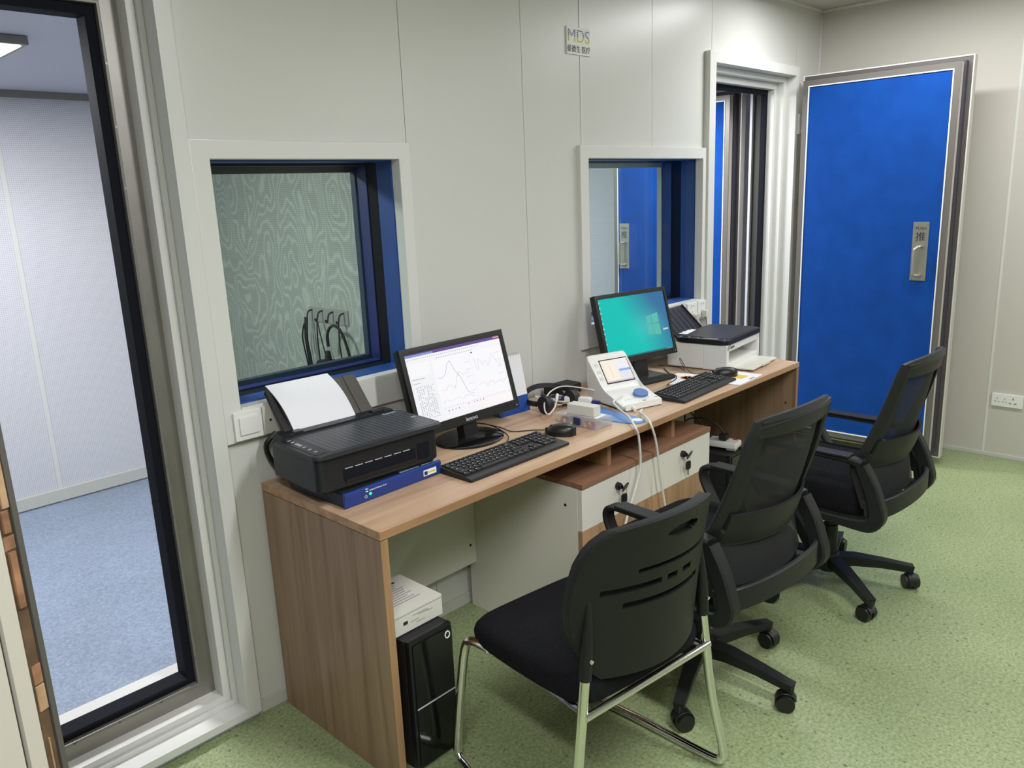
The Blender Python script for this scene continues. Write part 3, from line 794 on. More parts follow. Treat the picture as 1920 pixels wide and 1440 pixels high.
obj('carton', bx(-.084, .086, -.10, .09, 0, .062, bev=.001), 'cardboard_white', t)
obj('flap', bx(-.083, .085, -.1012, -.0998, .0535, .0545), 'ink_grey', t)
for (x0, x1, z) in ((-.02, .03, .040), (.0, .035, .036), (-.03, .0, .024), (.03, .05, .034), (-.01, .02, .016)):
    obj('print_line', bx(x0, x1, -.1006, -.0998, z, z+.0018), 'ink_grey', t)
obj('print_mark', bx(-.055, -.040, -.1006, -.0998, .024, .034), 'ink', t)
for k in range(9):
    yy = -.055+k*.012
    obj('print_line', bx(-.07, random.uniform(.02, .045), yy, yy+.004, .0620, .0624), 'ink_grey', t)
obj('print_mark', bx(.028, .042, .055, .063, .0620, .0625), 'ink', t)
t = thing('power_strip', 'white power strip with black plugs on the tower under the desk', 'power strip', (2.10, -.36, .372), math.radians(8))
obj('strip_body', bx(-.035, .045, -.10, .16, .010, .040, bev=.008), 'white_plastic', t)
for yy in (-.07, .12): obj('foot', bx(-.02, .02, yy-.02, yy+.02, 0, .011), 'white_plastic', t)
obj('switch', bx(.020, .035, -.085, -.065, .0395, .043), 'red', t)
for k, yy in enumerate((-.03, .05)):
    t = thing('power_plug', ('black plug at the front of the power strip under the desk', 'black plug at the back of the power strip under the desk')[k], 'plug', (2.10-.14*yy, -.36+yy, .4125), math.radians(8))
    obj('plug_body', bx(-.022, .022, -.018, .018, 0, .030, bev=.006), 'black_soft', t)
    obj('plug_cable', B().tube([(0, .0, .028), (-.01, .03, .07), (-.03, .09, .10+.03*k), (-.05+.09*k, .17-.04*k, .08), (-.06+.11*k, .215-.08*k, -.03)], .004, 7, smooth=5), 'dark_red', t)

# ================================================================== CHAIRS
def task_chair(label, loc, rz, base_rot):
    t = thing('office_chair', label, 'chair', loc, rz, 'black mesh office chairs at the desk')
    # base
    b = B(); b.lathe([(.0, .062), (.040, .062), (.046, .075), (.044, .12), (.034, .135), (0, .135)], 24)
    obj('base_hub', b, 'chair_plastic', t)
    for k in range(5):
        a = base_rot-rz+2*PI*k/5; d = Vector((math.cos(a), math.sin(a), 0)); s = Vector((-math.sin(a), math.cos(a), 0))
        P = [d*.03+Vector((0, 0, .100)), d*.10+Vector((0, 0, .104)), d*.20+Vector((0, 0, .094)), d*.285+Vector((0, 0, .080)), d*.312+Vector((0, 0, .076))]
        sec = [(-.022, -.018), (.022, -.018), (.018, .016), (.010, .022), (-.010, .022), (-.018, .016)]
        leg = obj('base_leg', B().sweep(P, sec, side=s, scales=[1.25, 1.15, .92, .80, .78]), 'chair_plastic', t)
        c = d*.302; ca = a+.7+1.3*k; w_ = Vector((math.cos(ca), math.sin(ca), 0)); f_ = Vector((-math.sin(ca), math.cos(ca), 0))
        cc = c+f_*.010+Vector((0, 0, .028))
        b = B()
        for sg in (-1, 1): b.cyl(cc+w_*sg*.006, cc+w_*sg*.027, .0275, .0265, seg=22)
        cs = obj('caster', b, 'caster', t)
        hp = [cc+w_*0+Vector((0, 0, 0))+f_*(.031*math.cos(q))+Vector((0, 0, .031*math.sin(q))) for q in [math.radians(x) for x in (-20, 10, 40, 70, 100, 130, 160)]]
        obj('caster_hood', B().ribbon(hp, .034, .004, w_), 'caster', cs)
        obj('caster_stem', B().cyl(c+Vector((0, 0, .055)), c+Vector((0, 0, .082)), .013, .014, seg=12), 'caster', cs)
    obj('gas_column', B().cyl((0, 0, .13), (0, 0, .25), .031, .029).cyl((0, 0, .25), (0, 0, .37), .022), 'chair_plastic', t)
    obj('mechanism', B().box(-.09, .09, -.10, .10, .352, .395, bev=.012).box(.05, .07, -.02, .02, .34, .36), 'black_soft', t)
    obj('lever', B().tube([(.06, .02, .365), (.15, .03, .362), (.22, .04, .352)], .005, 7), 'chair_plastic', t)
    # seat
    f = lambda u, v: None
    b = B()
    b.layers(rrect(-.238, .238, -.220, .248, .075, 8), [(.400, .010), (.408, .002), (.430, 0), (.470, 0), (.490, .004), (.502, .014), (.509, .030), (.513, .06), (.515, .12)])
    for v in b.bm.verts:
        if v.co.z > .45: v.co.z -= .020*max(0, (v.co.y-.12)/.12)**2
    obj('seat', b, 'seat_fabric', t, angle=60)
    obj('seat_pan', B().prism(rrect(-.215, .215, -.20, .20, .06, 5), .384, .3985, 'z', bev=.004), 'black_soft', t)
    # arm loops
    for sg in (-1, 1):
        X = sg*.247
        arm = [(X, -.200, .606), (X, -.150, .616), (X, -.06, .618), (X, .08, .621), (X, .145, .618), (X, .172, .598), (X, .168, .562), (X, .135, .505), (X, .098, .445), (X, .06, .412), (X, .0, .396), (X, -.10, .390), (X, -.19, .388), (X, -.240, .396), (X, -.262, .430), (X, -.252, .480), (X, -.230, .540), (X, -.198, .602)]
        tv = [.030, .022, .018, .018, .018, .020, .020, .020, .022, .026, .030, .032, .040, .050, .054, .050, .048, .040]
        obj('armrest', B().ribbon(arm, .044, .020, (1, 0, 0), smooth=4, bev=.006, tvar=tv), 'chair_plastic', t)
        obj('arm_pad', bx(X-.026, X+.026, -.16, .13, .624, .634, bev=.004), 'chair_plastic', t)
        obj('arm_bracket', bx(min(X, X-sg*.11), max(X, X-sg*.11), -.06, .03, .372, .390, bev=.003), 'black_soft', t)
    # back
    def yc(z): return -.245-.075*((z-.60)/.34) - .010*math.sin(PI*min(1, max(0, (z-.58)/.36)))
    def kk(z): return .075-.042*((z-.60)/.34)
    def hw(z): return .212-.028*((z-.60)/.34)
    def P(u, z, off=0): return (u*hw(z), yc(z)+kk(z)*u*u-off, z)
    zb, zt = .585, .945
    per = [P(u, zb+.0) for u in [-.99+1.98*i/14 for i in range(15)]]
    right = [P(1, zb+(zt-zb)*i/12) for i in range(1, 12)]
    top = [P(u, zt+.012*(1-u*u)) for u in [.97-1.94*i/14 for i in range(15)]]
    left = [P(-1, zt-(zt-zb)*i/12) for i in range(1, 12)]
    loop = [Vector(p) for p in per+right+top+left]
    sec = [(-.012, -.011), (.012, -.011), (.016, 0), (.012, .011), (-.012, .011), (-.016, 0)]
    obj('back_frame', B().sweep(loop, sec, closed=True), 'chair_plastic', t)
    obj('back_rail', B().surf(lambda u, v: P(u, zt-.036+.046*v, .004), 16, 3, (0, -.010, 0), u0=-.97, u1=.97), 'chair_plastic', t)
    for sg in (-1, 1):
        obj('back_stile', B().surf(lambda u, v: P(sg*(.84+.15*(u+1)/2), zb+(zt-zb)*v, -.004+.002), 3, 12, (0, -.010, 0)), 'chair_plastic', t)
    obj('back_mesh', B().surf(lambda u, v: P(u, zb+.01+(zt-zb-.02)*v, -.004), 20, 20, u0=-.96, u1=.96), 'mesh_cloth', t)
    obj('lumbar_band', B().surf(lambda u, v: P(u, .582+.098*v, .008+.004*math.sin(PI*v)), 20, 5, (0, -.009, 0), u0=-.94, u1=.94), 'chair_plastic', t)
    # lower yoke around the seat back
    yoke = []
    for i in range(17):
        a = PI*i/16; yoke.append((-.247*math.cos(a), -.215-.085*math.sin(a)**.8 if math.sin(a) > 1e-6 else -.215, .440+.018*math.sin(a)))
    obj('back_yoke', B().ribbon(yoke, .070, .016, (0, 0, 1), bev=.004), 'chair_plastic', t)
    for sg in (-1, 1):
        obj('back_post', B().ribbon([P(sg*.98, .64, .006), P(sg*1.0, .58, .004), (sg*.232, -.195, .52), (sg*.246, -.225, .455)], .045, .018, (0, 1, .3), smooth=4), 'chair_plastic', t)
    obj('lower_mesh', B().surf(lambda u, v: (u*(.20+.01*(1-v)), -.262+(.05*u*u)+.02*v, .46+.125*v), 14, 6), 'mesh_cloth', t)
    return t
task_chair('black mesh office chair in the middle, pushed up beside the drawer cabinets', (.985, -.935, 0), math.radians(-5), math.radians(199))
task_chair('black mesh office chair farthest from the camera, in front of the blue door', (1.845, -1.0, 0), math.radians(-1), math.radians(158))

def visitor_chair(label, loc, rz):
    t = thing('visitor_chair', label, 'chair', loc, rz)
    r = .0125
    for sg in (-1, 1):
        p = [(sg*.2085, -.1915, .535), (sg*.2105, -.1905, .50), (sg*.246, -.196, .26), (sg*.286, -.208, .07), (sg*.291, -.200, .030), (sg*.288, -.165, .0135), (sg*.265, .08, .0132), (sg*.240, .26, .0132), (sg*.236, .300, .022), (sg*.234, .308, .060), (sg*.230, .285, .22), (sg*.226, .255, .375), (sg*.222, .225, .412), (sg*.215, .16, .416)]
        obj('tube_frame', B().tube(p, r, 12, smooth=5), 'chrome', t, 'bright chrome tube')
    obj('crossbar', B().cyl((-.224, -.200, .408), (.224, -.200, .408), .0105, seg=12), 'chrome', t)
    obj('crossbar', B().cyl((-.218, .19, .416), (.218, .19, .416), .0105, seg=12), 'chrome', t)
    for sg in (-1, 1): obj('seat_rail', B().tube([(sg*.21, -.196, .406), (sg*.205, 0, .412), (sg*.215, .16, .416)], .009, 10), 'chrome', t)
    b = B()
    out = [(-.228, .19), (-.236, .05), (-.228, -.11), (-.214, -.160), (-.170, -.193), (0, -.200), (.170, -.193), (.214, -.160), (.228, -.11), (.236, .05), (.228, .19), (.190, .246), (.10, .264), (-.10, .264), (-.190, .246)]
    cp = catmull([(x, y, 0) for x, y in out], 5, True)
    b.layers([(p.x, p.y) for p in cp], [(.416, .012), (.422, .003), (.440, 0), (.458, .001), (.470, .006), (.478, .016), (.482, .035), (.484, .08)])
    for v in b.bm.verts:
        if v.co.z > .45: v.co.z -= .022*max(0, (v.co.y-.10)/.16)**2
    obj('seat', b, 'seat_fabric', t, angle=60)
    # shell back with slots: rows follow the bow of the shell
    nu, nv = 110, 100; z0, z1 = .478, .868
    import bisect
    HW = [(0, .165), (.05, .184), (.16, .204), (.30, .224), (.45, .231), (.65, .228), (.80, .220), (.90, .206), (.96, .188), (1, .160)]
    def hw(v):
        i = max(1, min(len(HW)-1, bisect.bisect_left([q[0] for q in HW], v))); (a0, w0), (a1, w1) = HW[i-1], HW[i]
        f = (v-a0)/(a1-a0); return w0+(w1-w0)*f
    def P(u, v):
        z = z0+(z1-z0)*v; x = u*hw(v); q = x/.225
        return (x, -.232-.030*v-.020*v*v+.092*q*q, z-.030*q*q*max(0, (v-.35)/.65))
    def hole(u, v):
        x = u*hw(v)/.225
        if abs(x-.08) < .24 and abs(v-.885) < .05: return ((x-.08)/.24)**2+((v-.885)/.036)**2 < 1
        if .676 < v < .714 and -.45 < x < .86: return True
        if .571 < v < .609 and (-.80 < x < -.17 or -.10 < x < .06 or .14 < x < .32): return True
        if .461 < v < .499 and -.58 < x < .52: return True
        return False
    obj('back_shell', B().surf(P, nu, nv, (0, -.012, 0), hole=hole), 'chair_shell', t)
    obj('back_cushion', B().surf(lambda u, v: (lambda p: (p[0], p[1]+.002, p[2]))(P(u, v)), 24, 18, (0, .022, 0), u0=-.97, u1=.97, v0=.12, v1=.985), 'black_soft', t, angle=60)
    for sg in (-1, 1):
        sl = obj('tube_sleeve', B().tube([(sg*.190, -.188, .715), (sg*.200, -.194, .62), (sg*.208, -.192, .535), (sg*.2105, -.1905, .497)], .0155, 12, smooth=4, scales=[.35+.65*min(1, i/7) for i in range(13)]), 'chair_shell', t)
        obj('bolt', B().cyl((sg*.207, -.2075, .548), (sg*.207, -.212, .547), .005, seg=10), 'chrome', sl)
    return t
visitor_chair('black visitor chair with slotted plastic back and chrome sled frame', (.370, -.972, 0), math.radians(-7))

# ================================================================== ON THE DESK
# --- blue amplifier box under the black printer
t = thing('amplifier_box', 'flat blue electronic unit with green light under the black printer', 'electronic unit', (.203, -.262, DZ), math.radians(1.5))
body = obj('unit_body', bx(-.174, .174, -.132, .13, .003, .040, bev=.004), 'unit_shaded', t)
obj('unit_lid', bx(-.170, .170, -.118, .128, .0402, .0424), 'black_soft', t)
for fx in (-.15, .15):
    for fy in (-.11, .11): obj('foot', B().cyl((fx, fy, 0), (fx, fy, .004), .009, seg=12), 'caster', t)
fp = obj('front_bezel', B().prism([(-.138, .002), (-.1322, .002), (-.1322, .0435), (-.134, .0445), (-.140, .043), (-.143, .036)], -.175, .175, 'x', bev=0), 'device_blue', t, 'bright blue front bezel')
Mf = lambda x, z: frame((x, -.1432, z), (1, 0, 0), (0, .19, 1))
text('lettering', 'otometrics', .0135, 'ink_white', fp, frame((-.064, -.1421, .0345), (1, 0, 0), (0, .25, 1)))
for k in range(4):
    a = k*PI/2+.5; obj('logo_petal', B().sphere((-.102+.0035*math.cos(a), -.1422, .0345+.0035*math.sin(a)), .0026, 8, (1, .2, 1)), 'ink_white', fp)
obj('power_symbol', B().tube([(-.106+.0040*math.sin(a), -.1418, .0170+.0040*math.cos(a)) for a in [.6+5.1*i/14 for i in range(15)]], .0006, 5).box(-.1065, -.1055, -.1422, -.1414, .018, .0225), 'ink_white', fp)
obj('status_light', B().sphere((-.090, -.1415, .0215), .0046, 12, (1, .5, 1)), 'led_green', fp, 'glowing green status light')
st = obj('sticker', bx(.105, .155, -.1422, -.1405, .012, .030), 'ink_white', fp); st.location = (0, -.0006, 0)
obj('sticker_mark', bx(.108, .120, -.1428, -.1421, .015, .026), 'navy', fp).location = (0, -.0004, 0)
obj('sticker_mark', bx(.123, .151, -.1428, -.1421, .018, .023), 'ink_yellow', fp).location = (0, -.0004, 0)
obj('top_label', bx(.03, .10, -.131, -.119, .0425, .0435), 'ink_grey', t); obj('top_label', bx(.11, .165, -.131, -.119, .0425, .0435), 'white_warm', t)

# --- black inkjet printer standing on it
PZ = DZ+.0445
t = thing('inkjet_printer', 'black inkjet printer with a sheet tray at the back, left end of the desk', 'printer', (.188, -.262, PZ), math.radians(-3))
H = .118
b = B(); b.prism(rrect(-.208, .198, -.128, .135, .022, 5), .010, H-.012, 'z', bev=.003); b.prism(rrect(-.188, .188, -.118, .125, .015, 4), .0, .011, 'z')
for v in b.bm.verts:
    if v.co.z < .03 and v.co.z > .015: pass
obj('body', b, 'printer_black', t)
obj('rear_hump', B().prism([(.085, .03), (.150, .03), (.150, .112), (.135, .124), (.085, .124)], -.188, .188, 'x'), 'printer_black', t)
lid = obj('lid', B().prism(rrect(-.217, .210, -.142, .098, .024, 6), H-.013, H-.001, 'z', bev=.003), 'printer_top', t)
obj('lid_grid', bx(-.160, .200, -.128, .084, H-.0012, H-.0006), 'printer_grid', lid)
obj('control_strip', bx(-.204, -.168, -.118, .070, H-.0011, H-.0002, bev=.0002), 'black', lid)
for k, dy in enumerate((.055, .034, .012, .004, -.004, -.012, -.032, -.062, -.092)):
    obj('control_icon', bx(-.192, -.182, dy-.0025, dy+.0025, H-.0003, H+.0003), 'silver_ink', lid)
text('lettering', 'Canon', .018, 'silver_ink', lid, frame((.165, .075, H-.0004), (1, 0, 0), (0, 1, 0)))
text('lettering', 'X!', .018, 'silver_ink', lid, frame((.188, -.020, H-.0004), (1, 0, 0), (0, 1, 0)))
obj('output_slot', bx(-.130, .110, -.1295, -.120, .030, .060), 'gasket', t)
obj('slot_flap', bx(-.126, .106, -.133, -.128, .022, .031, bev=.002), 'black', t)
for k in range(7):
    x = -.125+k*.032; obj('slot_roller', bx(x, x+.024, -.1302, -.1285, .0605, .0622), 'silver_ink', t)
obj('door_recess', bx(.118, .160, -.1292, -.127, .022, .070), 'gasket', t)
# rear tray
def slab(part, x0, x1, th, m, yb=.126, zb=.100, yt=.236, ztp=.222):
    d = Vector((0, yt-yb, ztp-zb)); n = Vector((0, -d.z, d.y)).normalized()*th
    P = [(yb, zb), (yt, ztp), (yt+n.y, ztp+n.z), (yb+n.y, zb+n.z)]
    return obj(part, B().prism(P, x0, x1, 'x', bev=.0008), m, t)
slab('tray', -.145, .150, -.004, 'alu_dark')
slab('tray_rib', .108, .150, .004, 'alu_dark'); slab('tray_arm', -.160, -.138, .014, 'black_soft', zb=.10)
obj('tray_guide', bx(-.150, -.120, .088, .118, .112, .128, bev=.003), 'black', t); obj('tray_guide', bx(.118, .160, .088, .118, .112, .130, bev=.003), 'black', t)
sh = thing('paper_sheet', 'blank white sheets standing in the black printer tray', 'paper', (.188, -.262, PZ), math.radians(-3))
def pf(u, v):
    bend = .016*math.sin(PI*v)
    return (-.030-.014*v+u*.1045, .116+.112*v-bend*.4+.018*v*v, .112+.150*v-.022*v*v+bend*.5)
obj('sheet_stack', B().surf(pf, 10, 10, (0, -.0022, .0012)), 'paper', sh)
t = thing('printer_cable', 'black cable bundle hanging behind the left side of the black printer', 'cable', (.03, -.05, .90))
obj('bundle', B().tube([(.02, .0, .0), (-.01, .01, -.03), (-.005, .015, -.07), (.02, .01, -.12), (.04, .01, -.147)], .008, 8, smooth=4), 'black', t)

# --- monitors
def display(parent, W, H, y, quads, grid=None, z0=0):
    """flat luminous picture built from coloured faces; quads: (x0,x1,z0,z1,(r,g,b)) in 0..1"""
    bm_ = bmesh.new(); lay = bm_.loops.layers.float_color.new('Col')
    def face(pts, cols):
        f = bm_.faces.new([bm_.verts.new(p) for p in pts])
        for l, c in zip(f.loops, cols): l[lay] = (*c, 1)
    if grid:
        n = 24
        for i in range(n):
            for j in range(n):
                q = [(i/n, j/n), ((i+1)/n, j/n), ((i+1)/n, (j+1)/n), (i/n, (j+1)/n)]
                face([((u-.5)*W, y, z0+v*H) for u, v in q], [grid(u, v) for u, v in q])
    for k, q in enumerate(quads):
        yy = y-.00010-.0000015*k
        if len(q) == 5:
            x0, x1, a, c, col = q
            face([((x-.5)*W, yy, z0+z*H) for x, z in ((x0, a), (x1, a), (x1, c), (x0, c))], [col]*4)
        else:
            face([((x-.5)*W, yy, z0+z*H) for x, z in q[0]], [q[1]]*4)
    me = bpy.data.meshes.new('display'); bm_.to_mesh(me); bm_.free()
    return obj('display', me, 'screen', parent)

def line(pts, wd, col):
    out = []
    for (x0, z0), (x1, z1) in zip(pts, pts[1:]):
        dx, dz = x1-x0, z1-z0; L = math.hypot(dx, dz) or 1; nx, nz = -dz/L*wd, dx/L*wd
        out.append(([(x0+nx, z0+nz), (x0-nx, z0-nz), (x1-nx, z1-nz), (x1+nx, z1+nz)], col))
    return out

def monitor(label, base, yaw, tilt, W, H, zb, bez, foot, quads, grid, text_s=None):
    t = thing('monitor', label, 'monitor', base, yaw)
    # tilting head, pivot at bottom centre of the panel
    Mh = Matrix.Translation((0, 0, zb)) @ Matrix.Rotation(-tilt, 4, 'X')
    def put(o): o.data.transform(Mh); return o
    hd = put(obj('back_case', B().box(-W/2, W/2, .006, .028, 0, H, bev=.004).box(-W*.28, W*.28, .0285, .050, H*.15, H*.7, bev=.012), 'black_soft', t))
    bl, br, bb_, bt = bez
    put(obj('bezel', ring((-W/2, W/2, 0, H), (-W/2+bl, W/2-br, bb_, H-bt), -.006, .006, bev=.0015), 'bezel', t))
    dw, dh = W-bl-br, H-bb_-bt
    dsp = display(t, dw, dh, .0, quads, grid, bb_); dsp.data.transform(Matrix.Translation(((bl-br)/2, 0, 0))); put(dsp)
    if text_s:
        put(text('lettering', text_s, .020, 'silver_ink', t, frame((.0, -.0064, bb_*.45), (1, 0, 0), (0, 0, 1))))
    put(obj('power_light', B().cyl((W/2-.012, -.0058, .012), (W/2-.012, -.0068, .012), .0018, seg=8), 'ink_white', t))
    return t
rnd = random.Random(3)
Q = []
g1 = (.86, .87, .89); wht = (.93, .92, .95)
Q.append((0, 1, .955, 1, (.14, .09, .30))); Q.append((0, .28, .955, .985, (.25, .32, .62))); Q.append((0, .20, .925, .955, (.70, .76, .90)))
Q.append((.93, 1, .975, .995, (.85, .35, .35)))
Q.append((0, 1, .90, .952, (.93, .93, .95)))
for k in range(34):
    x = .02+k*.022; Q.append((x, x+.010, .915, .93, (.55, .56, .62)))
for k in range(16):
    x = .30+k*.024; Q.append((x, x+.012, .87, .885, (.62, .62, .66)))
Q.append((0, .245, 0, .90, (.90, .91, .93)))
Q.append((.02, .225, .68, .86, (.95, .95, .97))); Q.append((.02, .15, .64, .648, (.4, .4, .44))); Q.append((.02, .10, .585, .593, (.5, .5, .54)))
for r in range(22):
    z = .53-r*.021
    for c in range(9):
        if rnd.random() < .75: Q.append((.05+c*.019, .05+c*.019+.009, z, z+.008, (.30, .30, .34)))
Q.append((.25, .625, .17, .86, (.96, .95, .98))); Q.append((.64, .985, .17, .86, (.96, .95, .97)))
def curve(x0, x1, zc, amp, n, seed):
    r2 = random.Random(seed); return [(x0+(x1-x0)*i/n, zc+amp*r2.uniform(-1, 1)) for i in range(n+1)]
Q += line([(.27, .60), (.31, .58), (.35, .62), (.39, .76), (.42, .80), (.45, .66), (.50, .52), (.54, .30), (.60, .26)], .0022, (.40, .45, .66))
Q += line([(.27, .42), (.32, .40), (.37, .47), (.42, .40), (.46, .55), (.49, .62), (.53, .56), (.60, .58)], .0018, (.70, .50, .58))
Q += line(curve(.27, .60, .25, .03, 14, 1), .0016, (.66, .54, .60)); Q += line(curve(.66, .96, .66, .10, 22, 2), .0016, (.58, .62, .74)); Q += line(curve(.66, .96, .34, .04, 18, 5), .0016, (.76, .58, .62))
for k in range(5): Q.append((.56, .615, .30+k*.105, .305+k*.105, (.62, .60, .66))); Q.append((.90, .97, .34+k*.105, .345+k*.105, (.66, .62, .66)))
Q.append((.66, .985, .02, .135, (.99, .94, .93))); Q.append((.655, .672, .83, .85, (.12, .12, .16)))
for k in range(22): Q.append((.27+k*.031, .285+k*.031, .160, .168, (.68, .68, .72)))
for k, x in enumerate((.30, .335, .37, .405)):
    c = ((.20, .22, .80), (.20, .22, .80), (.85, .25, .35), (.20, .22, .80))[k]; Q.append((x, x+.010, .105, .122, c))
for k, x in enumerate((.51, .575, .607, .64, .672)):
    c = ((.85, .3, .35), (.85, .3, .35), (.22, .3, .85), (.85, .3, .35), (.22, .22, .8))[k]; Q.append((x, x+.010, .13, .147, c))
m1 = monitor('wide monitor showing white software window with test curves', (.675, -.228, DZ), 0.0, .27, .468, .288, .062, (.018, .017, .032, .020), None, Q, lambda u, v: wht, 'lenovo')
obj('stand_neck', B().prism([(.000, .012), (.040, .012), (.060, .160), (.030, .160)], -.032, .032, 'x', bev=.003), 'black', m1)
f = B(); f.lathe([(0, .0), (.135, .0), (.138, .005), (.130, .009), (.05, .015), (0, .016)], 40)
for v in f.bm.verts: v.co.y = v.co.y*.80+.015; v.co.x *= .92
obj('stand_base', f, 'black_gloss', m1)
def wall2(u, v):
    teal = (.0, .53, .47); blue = (.035, .16, .34); mid = (.02, .36, .42)
    d = min(1, max(0, (u*.95+(v-.45)*.35-.42)/.5))
    c = [a*(1-d)+b2*d for a, b2 in zip(teal, blue)]
    gl = math.exp(-((u-.70)**2+(v-.45)**2)/.05)*.10
    return (c[0]+gl*.4, c[1]+gl, c[2]+gl*.8)
L = []
lc = (.10, .50, .42)
for (a, b2) in (((.66, .60), (.735, .62)), ((.745, .622), (.85, .65))):
    L.append(([(a[0], .475), (b2[0], .478), (b2[0], b2[1]), (a[0], a[1])], lc)); L.append(([(a[0], .30+(.60-a[1])*.6), (b2[0], .30+(.60-b2[1])*.8), (b2[0], .462), (a[0], .464)], lc))
L.append((.895, .975, .330, .358, (.62, .64, .62)))
for k in range(9): L.append((.006, .024, .93-k*.085, .955-k*.085, ((.6, .7, .7), (.85, .8, .6), (.8, .75, .75), (.7, .5, .4))[k % 4]))
L.append((0, 1, 0, .022, (.03, .16, .20)))
for k in range(5): L.append((.90+k*.018, .908+k*.018, .006, .016, (.6, .65, .7)))
m2 = monitor('monitor with teal desktop picture in front of the right window', (1.725, -.205, DZ), -.17, .27, .424, .302, .088, (.015, .014, .026, .018), None, L, wall2)
obj('stand_neck', B().prism([(.005, .012), (.045, .012), (.066, .20), (.036, .20)], -.04, .04, 'x', bev=.003), 'black', m2)
obj('stand_base', B().prism(rrect(-.115, .115, -.085, .105, .012, 4), 0, .012, 'z', bev=.002), 'black_soft', m2)

# --- keyboards
KEYM = {}
def key_mesh(wd, dp, m='key'):
    k = (round(wd, 4), round(dp, 4))
    if k not in KEYM:
        b = B(); x, y = wd/2, dp/2
        lo = [b.bm.verts.new(p) for p in ((-x, -y, 0), (x, -y, 0), (x, y, 0), (-x, y, 0))]
        hi = [b.bm.verts.new(p) for p in ((-x+.0016, -y+.0014, .0052), (x-.0016, -y+.0014, .0052), (x-.0016, y-.0020, .0058), (-x+.0016, y-.0020, .0058))]
        b.bm.faces.new(hi)
        for i in range(4): b.bm.faces.new((lo[i], lo[(i+1) % 4], hi[(i+1) % 4], hi[i]))
        me = b.mesh('key'); me.materials.append(MATS['key']); KEYM[k] = me
    return KEYM[k]
LEG = None
def keyboard(label, loc, rz):
    t = thing('keyboard', label, 'keyboard', loc, rz, 'black keyboards on the desk')
    prof = [(-.078, .003), (-.076, .0095), (-.072, .0105), (.068, .0205), (.074, .019), (.075, .004), (.06, .0), (-.07, .0)]
    obj('case', B().prism(prof, -.222, .222, 'x', bev=.0015), 'keybase', t)
    u = .0190; tl = math.atan2(.010, .140)
    rows = [(.058, [(0, 1), (1.6, 1), (2.6, 1), (3.6, 1), (4.6, 1), (5.8, 1), (6.8, 1), (7.8, 1), (8.8, 1), (10, 1), (11, 1), (12, 1), (13, 1), (15.3, 1), (16.3, 1), (17.3, 1), (18.6, 1), (19.6, 1), (20.6, 1), (21.6, 1)], .011),
            (.0405, [(k, 1) for k in range(13)]+[(13, 2), (15.3, 1), (16.3, 1), (17.3, 1), (18.6, 1), (19.6, 1), (20.6, 1), (21.6, 1)], .0185),
            (.0215, [(0, 1.5)]+[(1.5+k, 1) for k in range(12)]+[(13.5, 1.5), (15.3, 1), (16.3, 1), (17.3, 1), (18.6, 1), (19.6, 1), (20.6, 1), (21.6, 1)], .0185),
            (.0025, [(0, 1.75)]+[(1.75+k, 1) for k in range(11)]+[(12.75, 2.25), (18.6, 1), (19.6, 1), (20.6, 1)], .0185),
            (-.0165, [(0, 2.25)]+[(2.25+k, 1) for k in range(10)]+[(12.25, 2.75), (16.3, 1), (18.6, 1), (19.6, 1), (20.6, 1), (21.6, 1)], .0185),
            (-.0355, [(0, 1.25), (1.25, 1.25), (2.5, 1.25), (3.75, 6.25), (10, 1.25), (11.25, 1.25), (12.5, 1.25), (13.75, 1.25), (15.3, 1), (16.3, 1), (17.3, 1), (18.6, 2), (20.6, 1)], .0185)]
    leg = bmesh.new()
    for y, ks, dp in rows:
        for x, wd in ks:
            cx = -.214+(x+wd/2)*u; z = .0100+(y+.072)*math.tan(tl)
            o = bpy.data.objects.new('key', key_mesh(wd*u-.0016, dp-.0014)); COL.objects.link(o); o.parent = t
            o.location = (cx, y, z); o.rotation_euler = (tl, 0, 0)
            # printed legend, a tiny mark
            if wd < 2.3:
                lx, ly = cx-min(.0045, wd*u*.25), y+dp*.12
                vs_ = [leg.verts.new((lx+a, ly+c, z+.00585+(c)*math.tan(tl)+.0004)) for a, c in ((-.0018, -.0018), (.0018, -.0018), (.0018, .0018), (-.0018, .0018))]
                leg.faces.new(vs_)
    me = bpy.data.meshes.new('key_legends'); leg.to_mesh(me); leg.free(); obj('key_legends', me, 'silver_ink', t)['kind'] = 'stuff'
    return t
keyboard('black keyboard in front of the white-screen monitor', (.603, -.454, DZ), math.radians(0))
keyboard('black keyboard in front of the teal-screen monitor, partly on papers', (1.695, -.476, DZ+.001), math.radians(3))

# --- mice
def mouse(label, loc, rz):
    t = thing('computer_mouse', label, 'mouse', loc, rz, 'black mice on the desk')
    b = B(); n, m_ = 20, 12; rings = []
    for j in range(m_+1):
        v = j/m_; y = -.055+.11*v
        wd = .031*math.sqrt(max(0.0, 1-abs(2*v-1)**2.3))+.001; ht = .036*math.sqrt(max(0, 1-abs((v-.42)/.585)**2.4))+.002
        rings.append([b.bm.verts.new((wd*math.copysign(abs(math.cos(a))**.75, math.cos(a)), y, max(0, ht*math.copysign(abs(math.sin(a))**.8, math.sin(a))))) for a in [PI*i/n for i in range(n+1)]])
    for A, C in zip(rings, rings[1:]):
        for i in range(n): b.bm.faces.new((A[i], A[i+1], C[i+1], C[i]))
        b.bm.faces.new((A[0], C[0], C[n], A[n]))
    b.bm.faces.new(rings[0]); b.bm.faces.new(rings[-1])
    obj('shell', b, 'black', t, angle=60)
    obj('scroll_wheel', B().cyl((-.003, .030, .026), (.003, .030, .026), .008, seg=14), 'caster', t)
    obj('button_split', bx(-.0005, .0005, .036, .053, .008, .023), 'gasket', t)
    return t
mouse('black computer mouse beside the near keyboard', (.897, -.432, DZ), math.radians(28))
